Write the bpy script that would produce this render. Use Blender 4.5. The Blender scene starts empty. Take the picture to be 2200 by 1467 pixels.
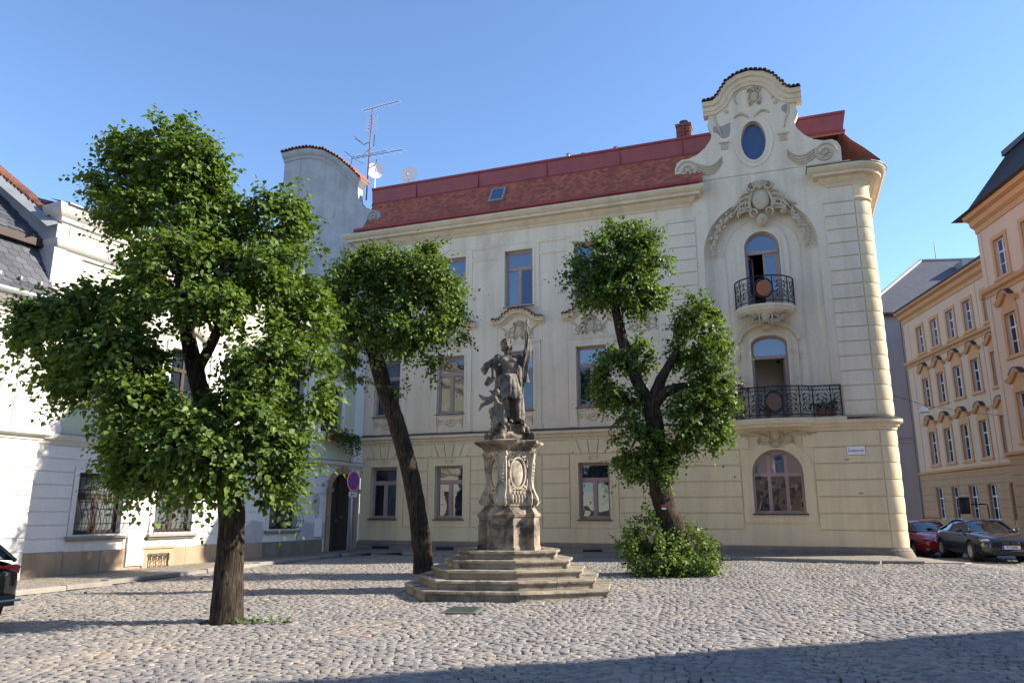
import bpy, bmesh, math, random
import numpy as np
from mathutils import Vector, Matrix, noise
from mathutils.geometry import tessellate_polygon
R = math.radians
rnd = random.Random(7)
scn = bpy.context.scene
COL = scn.collection

# ---------------------------------------------------------------- camera
PITCH = math.atan(.2295); EYE = 1.6; FPX = 1600.0
cam = bpy.data.cameras.new('camera'); camo = bpy.data.objects.new('camera', cam); COL.objects.link(camo)
cam.sensor_width = 36; cam.lens = FPX/2200*36; cam.clip_start = .1; cam.clip_end = 3000
camo.location = (0, 0, EYE); camo.rotation_euler = (math.pi/2+PITCH, 0, 0)
scn.camera = camo
# ---------------------------------------------------------------- sky and sun
SUN_AZ, SUN_EL = 90.0, 31.0      # azimuth clockwise from +Y
w = bpy.data.worlds.new('World'); scn.world = w; w.use_nodes = True
nt = w.node_tree; nt.nodes.clear()
sky = nt.nodes.new('ShaderNodeTexSky'); sky.sky_type = 'NISHITA'; sky.sun_disc = False
sky.sun_elevation = R(SUN_EL); sky.sun_rotation = R(SUN_AZ); sky.altitude = 1200; sky.air_density = 1.0; sky.dust_density = .15; sky.ozone_density = 4.0
bg = nt.nodes.new('ShaderNodeBackground'); bg.inputs[1].default_value = .125
wo = nt.nodes.new('ShaderNodeOutputWorld'); nt.links.new(sky.outputs[0], bg.inputs[0]); nt.links.new(bg.outputs[0], wo.inputs[0])
sl = bpy.data.lights.new('sun', 'SUN'); sl.energy = 5.0; sl.angle = R(.53); sl.color = (1, .89, .74)
so = bpy.data.objects.new('sun', sl); COL.objects.link(so)
sd = Vector((math.sin(R(SUN_AZ))*math.cos(R(SUN_EL)), math.cos(R(SUN_AZ))*math.cos(R(SUN_EL)), math.sin(R(SUN_EL))))
so.rotation_euler = sd.to_track_quat('Z', 'Y').to_euler(); so.location = (40, 0, 40)
scn.view_settings.view_transform = 'Standard'; scn.view_settings.look = 'None'
scn.view_settings.exposure = 1.33; scn.view_settings.gamma = 1; scn.view_settings.use_curve_mapping = False

# ---------------------------------------------------------------- pixel helpers (direction only; distance is given)
_c, _s = math.cos(PITCH), math.sin(PITCH)
def ray(px, py):
    x = (px-1100)/FPX; y = (733.5-py)/FPX
    return Vector((x, _c-y*_s, _s+y*_c))
def at(px, py, Y):
    r = ray(px, py); t = Y/r.y
    return Vector((r.x*t, Y, EYE+r.z*t))
def gz(x, y):
    d = math.hypot(x, y); k = 1 if d < 60 else max(0, 1-(d-60)/60)
    return (.0086*x+.0069*y)*k-.10

# ---------------------------------------------------------------- mesh builder
class MB:
    def __init__(s): s.v = []; s.f = []; s.m = []
    def add(s, vs, fs, mi=0):
        o = len(s.v); s.v += [tuple(p) for p in vs]
        for f in fs: s.f.append(tuple(i+o for i in f)); s.m.append(mi)
        return s
    def box(s, x0, x1, y0, y1, z0, z1, mi=0):
        return s.add([(x0,y0,z0),(x1,y0,z0),(x1,y1,z0),(x0,y1,z0),(x0,y0,z1),(x1,y0,z1),(x1,y1,z1),(x0,y1,z1)],
            [(0,3,2,1),(4,5,6,7),(0,1,5,4),(1,2,6,5),(2,3,7,6),(3,0,4,7)], mi)
    def bbox(s, x0, x1, y0, y1, z0, z1, b=.015, mi=0):   # box whose front (-y) edges are chamfered
        return s.add([(x0,y1,z0),(x1,y1,z0),(x1,y1,z1),(x0,y1,z1),(x0,y0+b,z0),(x1,y0+b,z0),(x1,y0+b,z1),(x0,y0+b,z1),
                      (x0+b,y0,z0+b),(x1-b,y0,z0+b),(x1-b,y0,z1-b),(x0+b,y0,z1-b)],
            [(0,3,2,1),(0,1,5,4),(1,2,6,5),(2,3,7,6),(3,0,4,7),(4,5,9,8),(5,6,10,9),(6,7,11,10),(7,4,8,11),(8,9,10,11)], mi)
    def prism(s, poly, y0, y1, mi=0, holes=(), b=0):     # (x,z) polygon with holes, front face at y0, back at y1
        loops = [list(poly)]+[list(h) for h in holes]
        tri = tessellate_polygon([[Vector((p[0], p[1], 0)) for p in l] for l in loops])
        flat = [p for l in loops for p in l]; n = len(flat)
        vs = [(p[0], y0, p[1]) for p in flat]+[(p[0], y1, p[1]) for p in flat]
        fs = [tuple(t) for t in tri]+[tuple(i+n for i in t[::-1]) for t in tri]
        o = 0
        for l in loops:
            k = len(l)
            for i in range(k):
                j = (i+1) % k; fs.append((o+i, o+j, n+o+j, n+o+i))
            o += k
        return s.add(vs, fs, mi)
    def loft(s, rings, closed=False, cap=False, mi=0):
        k = len(rings[0]); vs = [p for r in rings for p in r]; fs = []
        for a in range(len(rings)-1):
            for i in range(k if closed else k-1):
                j = (i+1) % k; fs.append((a*k+i, a*k+j, (a+1)*k+j, (a+1)*k+i))
        if cap: fs.append(tuple(range(k))[::-1]); fs.append(tuple((len(rings)-1)*k+i for i in range(k)))
        return s.add(vs, fs, mi)
    def tube(s, pts, rad, n=6, cap=True, mi=0):
        pts = [Vector(p) for p in pts]
        if not hasattr(rad, '__len__'): rad = [rad]*len(pts)
        rings = []; ref = None
        for i, p in enumerate(pts):
            t = (pts[min(i+1, len(pts)-1)]-pts[max(i-1, 0)])
            if t.length < 1e-9: t = Vector((0,0,1))
            t.normalize()
            if ref is None: ref = t.orthogonal().normalized()
            ref = (ref-t*ref.dot(t))
            if ref.length < 1e-6: ref = t.orthogonal()
            ref.normalize(); b = t.cross(ref)
            rings.append([p+(ref*math.cos(2*math.pi*k/n)+b*math.sin(2*math.pi*k/n))*rad[i] for k in range(n)])
        return s.loft(rings, True, cap, mi)
    def lathe(s, prof, n=16, c=(0,0,0), a0=0, a1=2*math.pi, mi=0, sx=1, sy=1):
        full = abs(a1-a0-2*math.pi) < 1e-6; m = n if full else n+1
        rings = [[(c[0]+r*sx*math.cos(a0+(a1-a0)*k/n), c[1]+r*sy*math.sin(a0+(a1-a0)*k/n), c[2]+z) for k in range(m)] for r, z in prof]
        return s.loft(rings, full, full, mi)
    def mould(s, path, prof, closed=False, mi=0, capends=True):   # plan path (x,y) walked with the outside on its right; prof (out,z)
        n = len(path); P = [Vector(p) for p in path]; nr = []
        for i in range(n):
            a = P[i-1] if (i > 0 or closed) else None; b = P[(i+1) % n] if (i < n-1 or closed) else None
            def nn(u, v): d = (v-u).normalized(); return Vector((d.y, -d.x))
            if a is None: q = nn(P[i], b)
            elif b is None: q = nn(a, P[i])
            else:
                n1, n2 = nn(a, P[i]), nn(P[i], b); q = (n1+n2)
                q = q/max(q.length_squared/2, .25) if q.length > 1e-6 else n1
            nr.append(q)
        rings = [[(P[i].x+nr[i].x*o, P[i].y+nr[i].y*o, z) for o, z in prof] for i in range(n)]
        if closed: rings.append(rings[0])
        s.loft(rings, False, False, mi)
        if capends and not closed:
            k = len(prof); o = len(s.v)-n*k
            s.f.append(tuple(o+i for i in range(k))); s.m.append(mi); s.f.append(tuple(o+(n-1)*k+i for i in range(k))[::-1]); s.m.append(mi)
        return s
    def ball(s, c, r, n=8, m=6, rot=None, mi=0):
        rx, ry, rz = r if hasattr(r, '__len__') else (r, r, r); vs = []; fs = []
        for j in range(m+1):
            th = math.pi*j/m
            for i in range(n):
                ph = 2*math.pi*i/n; p = Vector((rx*math.sin(th)*math.cos(ph), ry*math.sin(th)*math.sin(ph), rz*math.cos(th)))
                if rot: p = rot @ p
                vs.append(p+Vector(c))
        for j in range(m):
            for i in range(n):
                k = (i+1) % n; fs.append((j*n+i, (j+1)*n+i, (j+1)*n+k, j*n+k))
        return s.add(vs, fs, mi)
    def mesh(s, name, mats, smooth=False):
        me = bpy.data.meshes.new(name); me.from_pydata(s.v, [], s.f); me.validate()
        for m_ in (mats if isinstance(mats, (list, tuple)) else [mats]): me.materials.append(m_)
        if len(me.materials) > 1 and len(me.polygons) == len(s.m): me.polygons.foreach_set('material_index', s.m)
        bm = bmesh.new(); bm.from_mesh(me); bmesh.ops.remove_doubles(bm, verts=bm.verts, dist=1e-5); bmesh.ops.recalc_face_normals(bm, faces=bm.faces); bm.to_mesh(me); bm.free()
        if smooth:
            me.polygons.foreach_set('use_smooth', [True]*len(me.polygons))
            if smooth is not True: me.set_sharp_from_angle(angle=R(smooth))
        return me
    def build(s, name, mats, parent=None, smooth=False, kind=None, loc=None, rot=None):
        return link(name, s.mesh(name, mats, smooth), parent, kind, loc, rot)
def link(name, me, parent=None, kind=None, loc=None, rot=None, scale=None):
    o = bpy.data.objects.new(name, me); COL.objects.link(o)
    if parent is not None: o.parent = parent
    if kind: o['kind'] = kind
    if loc is not None: o.location = loc
    if rot is not None: o.rotation_euler = rot
    if scale is not None: o.scale = scale
    return o
def thing(name, label, cat, loc=(0,0,0), rz=0, group=None):
    o = bpy.data.objects.new(name, None); COL.objects.link(o); o.location = loc; o.rotation_euler = (0, 0, rz)
    return tag(o, label, cat, group)
def tag(o, label, cat, group=None):
    o['label'] = label; o['category'] = cat
    if group: o['group'] = group
    return o
def copy_tree(o, parent=None):
    c = o.copy(); COL.objects.link(c); c.parent = parent
    for ch in list(o.children): copy_tree(ch, c)
    return c
def arch(x0, x1, z0, zs, zt, n=14):    # opening with a round or segmental head, counter-clockwise
    h = zt-zs; w_ = (x1-x0)/2; cx = (x0+x1)/2; pts = [(x0, z0), (x1, z0)]
    for k in range(n+1):
        a = math.pi*k/n; pts.append((cx+w_*math.cos(a), zs+h*math.sin(a)))
    return pts
def rect(x0, x1, z0, z1): return [(x0,z0),(x1,z0),(x1,z1),(x0,z1)]
def ell(cx, cz, a, b, n=28): return [(cx+a*math.cos(2*math.pi*k/n), cz+b*math.sin(2*math.pi*k/n)) for k in range(n)]

# ---------------------------------------------------------------- materials
def nodes(name):
    m = bpy.data.materials.new(name); m.use_nodes = True; t = m.node_tree
    return m, t, t.nodes['Principled BSDF'], t.links
def ramp(t, pos):
    r = t.nodes.new('ShaderNodeValToRGB'); e = r.color_ramp.elements
    e[0].position, e[0].color = pos[0][0], (*pos[0][1], 1); e[1].position, e[1].color = pos[-1][0], (*pos[-1][1], 1)
    for p, c in pos[1:-1]: x = e.new(p); x.color = (*c, 1)
    return r
def tex(t, kind, scale, pos, detail=6, rough=.6, stretch=None, dist=0):
    n = t.nodes.new('ShaderNodeTexNoise'); n.inputs['Scale'].default_value = scale; n.inputs['Detail'].default_value = detail; n.inputs['Roughness'].default_value = rough; n.inputs['Distortion'].default_value = dist
    if stretch:
        mp = t.nodes.new('ShaderNodeMapping'); mp.inputs['Scale'].default_value = stretch; t.links.new(pos, mp.inputs[0]); t.links.new(mp.outputs[0], n.inputs[0])
    else: t.links.new(pos, n.inputs[0])
    return n
def mixc(t, a, b, fac, mode='MIX'):
    m = t.nodes.new('ShaderNodeMix'); m.data_type = 'RGBA'; m.blend_type = mode
    for sock, val in ((m.inputs[6], a), (m.inputs[7], b)):
        if hasattr(val, 'default_value') or hasattr(val, 'is_linked'): t.links.new(val, sock)
        else: sock.default_value = (*val, 1)
    if hasattr(fac, 'is_linked'): t.links.new(fac, m.inputs[0])
    else: m.inputs[0].default_value = fac
    return m.outputs[2]
def surf(name, c1, c2=None, rough=.85, scale=1.2, bump=.15, bscale=60, stain=None, stain_lo=.55, stain_hi=.75, stain_scale=.8, streak=0, island=0, spec=.3, coords='world', metal=0, coat=0, fine=.12):
    m, t, b, L = nodes(name); c2 = c2 or tuple(x*.8 for x in c1)
    if coords == 'world': pos = t.nodes.new('ShaderNodeNewGeometry').outputs['Position']
    else: pos = t.nodes.new('ShaderNodeTexCoord').outputs['Object']
    n1 = tex(t, 0, scale, pos); r1 = ramp(t, [(.3, c1), (.7, c2)]); L.new(n1.outputs[0], r1.inputs[0]); col = r1.outputs[0]
    if streak:
        n2 = tex(t, 0, 1, pos, 5, .65, (2.2, 2.2, .16)); r2 = ramp(t, [(.45, (1, 1, 1)), (.75, (1-streak,)*3)]); L.new(n2.outputs[0], r2.inputs[0]); col = mixc(t, col, r2.outputs[0], 1, 'MULTIPLY')
    if stain:
        n3 = tex(t, 0, stain_scale, pos, 8, .7, None, .4); r3 = ramp(t, [(stain_lo, (0, 0, 0)), (stain_hi, (1, 1, 1))]); L.new(n3.outputs[0], r3.inputs[0]); col = mixc(t, col, stain, r3.outputs[0])
    if island:
        g = t.nodes.new('ShaderNodeNewGeometry'); oi = t.nodes.new('ShaderNodeObjectInfo'); ad = t.nodes.new('ShaderNodeMath'); ad.operation = 'ADD'
        L.new(g.outputs['Random Per Island'], ad.inputs[0]); L.new(oi.outputs['Random'], ad.inputs[1]); fr = t.nodes.new('ShaderNodeMath'); fr.operation = 'FRACT'; L.new(ad.outputs[0], fr.inputs[0])
        r4 = ramp(t, [(0, (1-island, 1-island, 1-island*.9)), (.5, (1, 1, 1)), (1, (1+island, 1+island*.85, 1+island*.7))]); L.new(fr.outputs[0], r4.inputs[0]); col = mixc(t, col, r4.outputs[0], 1, 'MULTIPLY')
    if fine:
        n5 = tex(t, 0, bscale*.6, pos, 4, .7); r5 = ramp(t, [(.3, (1-fine,)*3), (.7, (1+fine,)*3)]); L.new(n5.outputs[0], r5.inputs[0]); col = mixc(t, col, r5.outputs[0], 1, 'MULTIPLY')
    L.new(col, b.inputs['Base Color']); b.inputs['Roughness'].default_value = rough; b.inputs['Specular IOR Level'].default_value = spec; b.inputs['Metallic'].default_value = metal; b.inputs['Coat Weight'].default_value = coat
    if bump:
        n6 = tex(t, 0, bscale, pos, 5, .7); bp = t.nodes.new('ShaderNodeBump'); bp.inputs['Strength'].default_value = bump; bp.inputs['Distance'].default_value = .02; L.new(n6.outputs[0], bp.inputs['Height']); L.new(bp.outputs[0], b.inputs['Normal'])
    return m
def plain(name, c, rough=.5, metal=0, spec=.5, coat=0):
    m, t, b, L = nodes(name); b.inputs['Base Color'].default_value = (*c, 1); b.inputs['Roughness'].default_value = rough; b.inputs['Metallic'].default_value = metal; b.inputs['Specular IOR Level'].default_value = spec; b.inputs['Coat Weight'].default_value = coat
    return m
def glass(name, c, ior=1.9, wob=.12, ws=3.0):
    m, t, b, L = nodes(name); b.inputs['Base Color'].default_value = (*c, 1); b.inputs['Roughness'].default_value = .02; b.inputs['IOR'].default_value = ior; b.inputs['Specular IOR Level'].default_value = .5
    if wob:
        pos = t.nodes.new('ShaderNodeNewGeometry').outputs['Position']; n = tex(t, 0, ws, pos, 1, .4); bp = t.nodes.new('ShaderNodeBump'); bp.inputs['Strength'].default_value = wob; bp.inputs['Distance'].default_value = .05
        L.new(n.outputs[0], bp.inputs['Height']); L.new(bp.outputs[0], b.inputs['Normal'])
    return m
M = {}
M['yellow'] = surf('cream_stucco', (.685, .575, .425), (.72, .615, .47), .92, .5, .25, 45, streak=.22, stain=(.52, .43, .32), stain_lo=.58, stain_hi=.8, stain_scale=.45)
M['yband'] = surf('cream_rustication', (.69, .56, .355), (.72, .595, .39), .92, .6, .25, 45, streak=.2, stain=(.52, .42, .27), stain_lo=.6, stain_hi=.8)
M['ytrim'] = surf('cream_moulding', (.68, .57, .40), (.62, .515, .37), .9, 1.5, .2, 50, streak=.2, stain=(.34, .28, .20), stain_lo=.6, stain_hi=.8, stain_scale=1.4)
M['orn'] = surf('stucco_relief', (.56, .46, .32), (.45, .37, .26), .92, 4, .3, 60, stain=(.25, .215, .17), stain_lo=.55, stain_hi=.75, stain_scale=5)
M['bare'] = surf('bare_render', (.34, .31, .28), (.28, .26, .24), .95, 5, .5, 40)
M['greygable'] = surf('weathered_lime_render', (.47, .47, .46), (.35, .35, .345), .95, 1.1, .3, 40, streak=.2, stain=(.30, .30, .30), stain_lo=.55, stain_hi=.72, stain_scale=1.6)
M['white'] = surf('white_stucco', (.70, .685, .66), (.65, .635, .615), .9, .8, .2, 45, streak=.06)
M['wtrim'] = surf('white_moulding', (.60, .57, .515), (.53, .505, .455), .9, 1.6, .2, 50, streak=.12)
M['green'] = surf('pale_green_stucco', (.52, .56, .40), (.48, .52, .375), .9, .8, .2, 45, streak=.06)
M['damp'] = surf('damp_render', (.48, .47, .47), (.38, .37, .37), .95, 3, .3, 40)
M['sand'] = surf('sandstone_plinth', (.41, .30, .20), (.32, .235, .16), .9, 1.6, .3, 40, streak=.25)
M['dsand'] = surf('dark_plinth_stone', (.24, .20, .165), (.15, .13, .11), .9, 2.2, .4, 40)
M['mon'] = surf('monument_sandstone', (.38, .325, .24), (.26, .22, .165), .92, 3.0, .5, 30, streak=.45, stain=(.06, .054, .048), stain_lo=.42, stain_hi=.60, stain_scale=2.1, fine=.2)
M['monp'] = surf('monument_pale_stone', (.46, .41, .32), (.36, .315, .245), .92, 3, .4, 35, streak=.25, stain=(.085, .077, .068), stain_lo=.49, stain_hi=.66, stain_scale=3)
M['step'] = surf('step_stone', (.30, .26, .20), (.21, .18, .14), .92, 2.5, .5, 30, stain=(.085, .078, .066), stain_lo=.47, stain_hi=.66, stain_scale=1.7, fine=.2)
M['statue'] = surf('statue_stone', (.26, .23, .19), (.165, .145, .122), .9, 5, .5, 40, stain=(.055, .052, .05), stain_lo=.44, stain_hi=.6, stain_scale=2.6, fine=.2)
M['pink'] = surf('orange_pink_stucco', (.74, .475, .31), (.69, .44, .285), .9, .6, .1, 40, streak=.08)
M['otrim'] = surf('ochre_moulding', (.68, .345, .155), (.62, .31, .14), .9, 1, .1, 40, streak=.1)
M['ogf'] = surf('ochre_rustication', (.55, .305, .16), (.49, .275, .145), .9, 1, .1, 40, streak=.1)
M['greyw'] = surf('blue_grey_render', (.30, .315, .35), (.27, .285, .32), .9, .6, .1, 40, streak=.1)
M['tile'] = surf('red_roof_tile', (.40, .115, .07), (.31, .09, .056), .8, 2.5, .3, 50, island=.28, stain=(.22, .075, .055), stain_lo=.55, stain_hi=.8, stain_scale=1.2)
M['otile'] = surf('orange_ridge_tile', (.25, .10, .06), (.15, .065, .045), .85, 6, .4, 40, island=.3, stain=(.10, .06, .045), stain_lo=.5, stain_hi=.72, stain_scale=5)
M['dtile'] = surf('sooty_ridge_tile', (.12, .075, .06), (.075, .055, .05), .85, 6, .4, 40, island=.3)
M['rmetal'] = surf('dark_red_sheet_metal', (.31, .055, .05), (.25, .045, .042), .42, 2, .05, 20, streak=.2, spec=.5)
M['slate'] = surf('slate', (.085, .09, .105), (.06, .063, .075), .55, 2, .2, 50, island=.3, spec=.5)
M['dslate'] = surf('brown_slate', (.06, .05, .05), (.045, .04, .042), .5, 2, .2, 50, spec=.5)
M['zinc'] = surf('zinc_sheet', (.30, .32, .33), (.24, .26, .27), .5, 2, .05, 20, spec=.5, metal=.3)
M['wood'] = surf('pinkish_brown_paint', (.38, .28, .26), (.32, .235, .22), .6, 3, .1, 60, streak=.15)
M['dwood'] = surf('dark_brown_wood', (.055, .035, .028), (.035, .024, .02), .6, 3, .2, 40, streak=.3)
M['wframe'] = plain('white_window_paint', (.72, .72, .72), .5)
M['iron'] = plain('black_wrought_iron', (.018, .019, .022), .5, .4)
M['sillm'] = plain('dark_sill_metal', (.06, .055, .055), .5, .4)
M['pane'] = glass('window_glass', (.012, .018, .028), 1.85, .10, 2.2)
M['panesky'] = glass('sky_window_glass', (.03, .06, .13), 2.3, .04, 2.0)
M['wpane'] = glass('net_curtain_glass', (.10, .11, .12), 1.6, .06, 2.0)
M['bluepane'] = plain('sky_blue_pane', (.035, .075, .17), .25, 0, .6)  # reflection of the blue sky put into the pane colour
M['cobble'] = surf('granite_cobble', (.225, .213, .203), (.182, .176, .171), .78, 6, .5, 45, island=.24, stain=(.29, .245, .19), stain_lo=.5, stain_hi=.75, stain_scale=.35, spec=.4, fine=.18)
M['kerb'] = surf('granite_kerb', (.27, .25, .225), (.21, .195, .18), .85, 4, .5, 45, island=.15)
M['sandj'] = surf('joint_sand', (.11, .092, .072), (.065, .057, .047), .95, 5, .5, 60, stain=(.22, .185, .13), stain_lo=.52, stain_hi=.7, stain_scale=.5)
M['brick'] = surf('chimney_brick', (.22, .085, .06), (.16, .06, .045), .9, 6, .3, 50, island=.3)
M['mortar'] = surf('mortar', (.30, .27, .24), (.24, .22, .20), .95, 8, .3, 60)
M['galv'] = plain('galvanised_steel', (.42, .44, .46), .45, .7)
M['redrod'] = plain('red_lead_paint', (.20, .045, .035), .6)
M['whitep'] = plain('white_paint', (.75, .75, .74), .45)
M['black'] = plain('black_paint', (.012, .012, .013), .5)
M['signred'] = plain('sign_red', (.55, .02, .02), .4); M['signblue'] = plain('sign_blue', (.02, .06, .42), .4)
M['rubber'] = plain('rubber', (.016, .016, .017), .8); M['alloy'] = plain('alloy_wheel', (.55, .53, .50), .35, .35)
M['chrome'] = plain('chrome', (.7, .7, .7), .12, 1)
M['carglass'] = glass('car_glass', (.012, .018, .022), 2.1, 0)
M['lamp'] = plain('headlight_glass', (.30, .31, .32), .08, .3, .8)
M['tail'] = plain('tail_light', (.35, .012, .01), .12, 0, .8)
M['carblack'] = plain('black_car_paint', (.010, .011, .014), .16, 0, .6, 1)
M['carred'] = plain('red_car_paint', (.42, .012, .018), .2, 0, .5, 1)
M['plast'] = plain('black_plastic', (.018, .018, .019), .55)
M['flower'] = plain('magenta_petals', (.42, .03, .20), .6); M['rflower'] = plain('red_brown_petals', (.22, .05, .03), .6)
M['terra'] = surf('terracotta', (.28, .12, .07), (.2, .09, .055), .85, 6, .2, 50)
def barkmat():
    m, t, b, L = nodes('bark'); pos = t.nodes.new('ShaderNodeNewGeometry').outputs['Position']
    n1 = tex(t, 0, 22, pos, 6, .65, (1, 1, .16), .6); r1 = ramp(t, [(.36, (.012, .010, .0085)), (.52, (.046, .037, .030)), (.72, (.10, .084, .068))]); L.new(n1.outputs[0], r1.inputs[0])
    n2 = tex(t, 0, 2.2, pos, 5, .6); r2 = ramp(t, [(.35, (.75, .75, .75)), (.7, (1.3, 1.25, 1.15))]); L.new(n2.outputs[0], r2.inputs[0]); L.new(mixc(t, r1.outputs[0], r2.outputs[0], 1, 'MULTIPLY'), b.inputs['Base Color']); b.inputs['Roughness'].default_value = .95; b.inputs['Specular IOR Level'].default_value = .15
    bp = t.nodes.new('ShaderNodeBump'); bp.inputs['Strength'].default_value = 1; bp.inputs['Distance'].default_value = .06; L.new(n1.outputs[0], bp.inputs['Height']); L.new(bp.outputs[0], b.inputs['Normal']); return m
M['bark'] = barkmat()
M['copper'] = surf('copper_medallion', (.38, .13, .045), (.27, .085, .035), .6, 12, .5, 40)
M['dullcopper'] = surf('dull_medallion', (.16, .09, .075), (.11, .065, .055), .7, 12, .5, 40)
M['roomw'] = surf('room_plaster', (.85, .78, .66), (.82, .75, .63), .9, 1, .05, 40)
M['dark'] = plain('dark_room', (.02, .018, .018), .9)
M['asphalt'] = surf('asphalt', (.06, .06, .062), (.05, .05, .05), .9, 3, .4, 60)
M['dryleaf'] = plain('dry_leaf', (.26, .12, .045), .8)
M['trail_red'] = plain('trail_mark_red', (.45, .03, .02), .7)
M['manhole'] = surf('mossy_iron_cover', (.10, .125, .10), (.075, .09, .075), .75, 5, .5, 60)
def leafmat(name, c, c2):
    m, t, b, L = nodes(name); g = t.nodes.new('ShaderNodeNewGeometry')
    r = ramp(t, [(0, c2), (.5, c), (1, (c[0]*1.5, c[1]*1.35, c[2]*1.1))]); L.new(g.outputs['Random Per Island'], r.inputs[0])
    L.new(r.outputs[0], b.inputs['Base Color']); b.inputs['Roughness'].default_value = .5; b.inputs['Specular IOR Level'].default_value = .25
    tr = t.nodes.new('ShaderNodeBsdfTranslucent'); mx = t.nodes.new('ShaderNodeMixShader'); mx.inputs[0].default_value = .33
    tc = mixc(t, r.outputs[0], (1.7, 1.7, .45), 1, 'MULTIPLY'); L.new(tc, tr.inputs[0])
    L.new(b.outputs[0], mx.inputs[1]); L.new(tr.outputs[0], mx.inputs[2]); L.new(mx.outputs[0], t.nodes['Material Output'].inputs[0])
    return m
M['leaf'] = leafmat('linden_leaf', (.092, .150, .036), (.048, .086, .022))
M['weed'] = leafmat('weed_leaf', (.075, .13, .045), (.045, .085, .030))
# ================================================================ GROUND
def sstep(x): x = min(1, max(0, x)); return x*x*(3-2*x)
_gz0 = gz
def gz(x, y):
    a = sstep((x-12.5)/3)
    return _gz0(x, y)-.2*a-.2*a*sstep((y-27)/4)
P0 = Vector((-6.228, 31.127)); YRZ = R(-20.1); WRZ = R(65.4)
def yw(u, d=0): c, s = math.cos(YRZ), math.sin(YRZ); return Vector((P0.x+u*c-d*s, P0.y+u*s+d*c))
def ww(u, d=0): c, s = math.cos(WRZ), math.sin(WRZ); return Vector((P0.x+u*c-d*s, P0.y+u*s+d*c))
def grid_patch(name, xs, ys, dz, mat, kind, parent=None):
    vs = [(x, y, gz(x, y)+dz) for y in ys for x in xs]; n = len(xs); fs = [(j*n+i, j*n+i+1, (j+1)*n+i+1, (j+1)*n+i) for j in range(len(ys)-1) for i in range(n-1)]
    m = MB(); m.add(vs, fs); return m.build(name, mat, parent, True, kind)
xs = [-1500,-500,-200,-120,-90,-60,-40]+list(range(-30, 40, 2))+[40,60,90,120,200,500,1500]
ys = [-1500,-500,-200,-120,-90,-60,-40]+list(range(-30, 60, 2))+[60,90,120,200,500,1500]
ground = grid_patch('ground', xs, ys, -.030, M['sandj'], 'structure')

KERB = [(-14.6,8.0),(-12.9,10.9),(-11.0,14.2),(-9.75,17.2),(-8.75,20.6),(-7.6,24.2),(-6.75,27.0),(-6.4,27.75),(-5.9,28.3),(-5.2,28.62),(-4.4,28.74),(-3.7,28.6),(.5,27.15),(5.0,25.5),(7.6,24.4),(9.7,23.0),(11.3,22.45),(12.6,22.35),(13.4,23.0),(13.9,24.6),(14.4,27),(17.5,37),(20,46)]
def chain(p, step):
    out = []; P = [Vector(q) for q in p]; carry = 0
    for a, b in zip(P, P[1:]):
        L_ = (b-a).length; t = carry
        while t < L_: out.append((a+(b-a)*t/L_, (b-a).normalized())); t += step
        carry = t-L_
    return out
def kerb_h(x, y): return .105*(1-sstep((x-10.8)/2.0)) if y < 26 else (.105 if x < 12 else .02)
# pavement sheet between the kerb and the house walls
def pave():
    m = MB(); n = 90; P = chain(KERB, .45); inner = []
    for p, d in P:
        best = None
        if p.y > 27.6 and p.x < -4.6: q = Vector((P0.x+.2, P0.y-.1))
        elif p.x < -5.0:
            u = (p-P0).dot(Vector((math.cos(WRZ), math.sin(WRZ)))); q = ww(min(u, -.2), .15)
        else:
            u = (p-P0).dot(Vector((math.cos(YRZ), math.sin(YRZ)))); q = yw(max(.2, min(u, 19.6)), .15)
            if p.x > 13.3: q = yw(19.9, (p.y-22.5)*.95)
        inner.append(q)
    rows = []
    for k in range(6):
        f = k/5; rows.append([(p.x*(1-f)+q.x*f, p.y*(1-f)+q.y*f, gz(p.x*(1-f)+q.x*f, p.y*(1-f)+q.y*f)+kerb_h(p.x, p.y)-.012+.03*f) for (p, d), q in zip(P, inner)])
    m.loft(rows); return m.build('pavement', M['mosaic'], None, True, 'structure')
def mosaic():
    m, t, b, L = nodes('small_mosaic_setts'); pos = t.nodes.new('ShaderNodeNewGeometry').outputs['Position']
    v = t.nodes.new('ShaderNodeTexVoronoi'); v.feature = 'DISTANCE_TO_EDGE'; v.inputs['Scale'].default_value = 13; L.new(pos, v.inputs[0])
    v2 = t.nodes.new('ShaderNodeTexVoronoi'); v2.inputs['Scale'].default_value = 13; L.new(pos, v2.inputs[0])
    r = ramp(t, [(0, (.10, .09, .075)), (.08, (.215, .20, .18))]); L.new(v.outputs[0], r.inputs[0])
    bw = t.nodes.new('ShaderNodeRGBToBW'); L.new(v2.outputs['Color'], bw.inputs[0]); r2 = ramp(t, [(.2, (.7, .7, .7)), (.8, (1.25, 1.22, 1.18))]); L.new(bw.outputs[0], r2.inputs[0])
    n = tex(t, 0, .8, pos); r3 = ramp(t, [(.4, (1, 1, 1)), (.7, (1.2, 1.08, .88))]); L.new(n.outputs[0], r3.inputs[0])
    c = mixc(t, mixc(t, r.outputs[0], r2.outputs[0], 1, 'MULTIPLY'), r3.outputs[0], 1, 'MULTIPLY'); L.new(c, b.inputs['Base Color']); b.inputs['Roughness'].default_value = .85
    bp = t.nodes.new('ShaderNodeBump'); bp.inputs['Strength'].default_value = .6; bp.inputs['Distance'].default_value = .02; rr = ramp(t, [(0, (0, 0, 0)), (.15, (1, 1, 1))]); L.new(v.outputs[0], rr.inputs[0]); L.new(rr.outputs[0], bp.inputs['Height']); L.new(bp.outputs[0], b.inputs['Normal'])
    return m
M['mosaic'] = mosaic(); pavement = pave()
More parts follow.
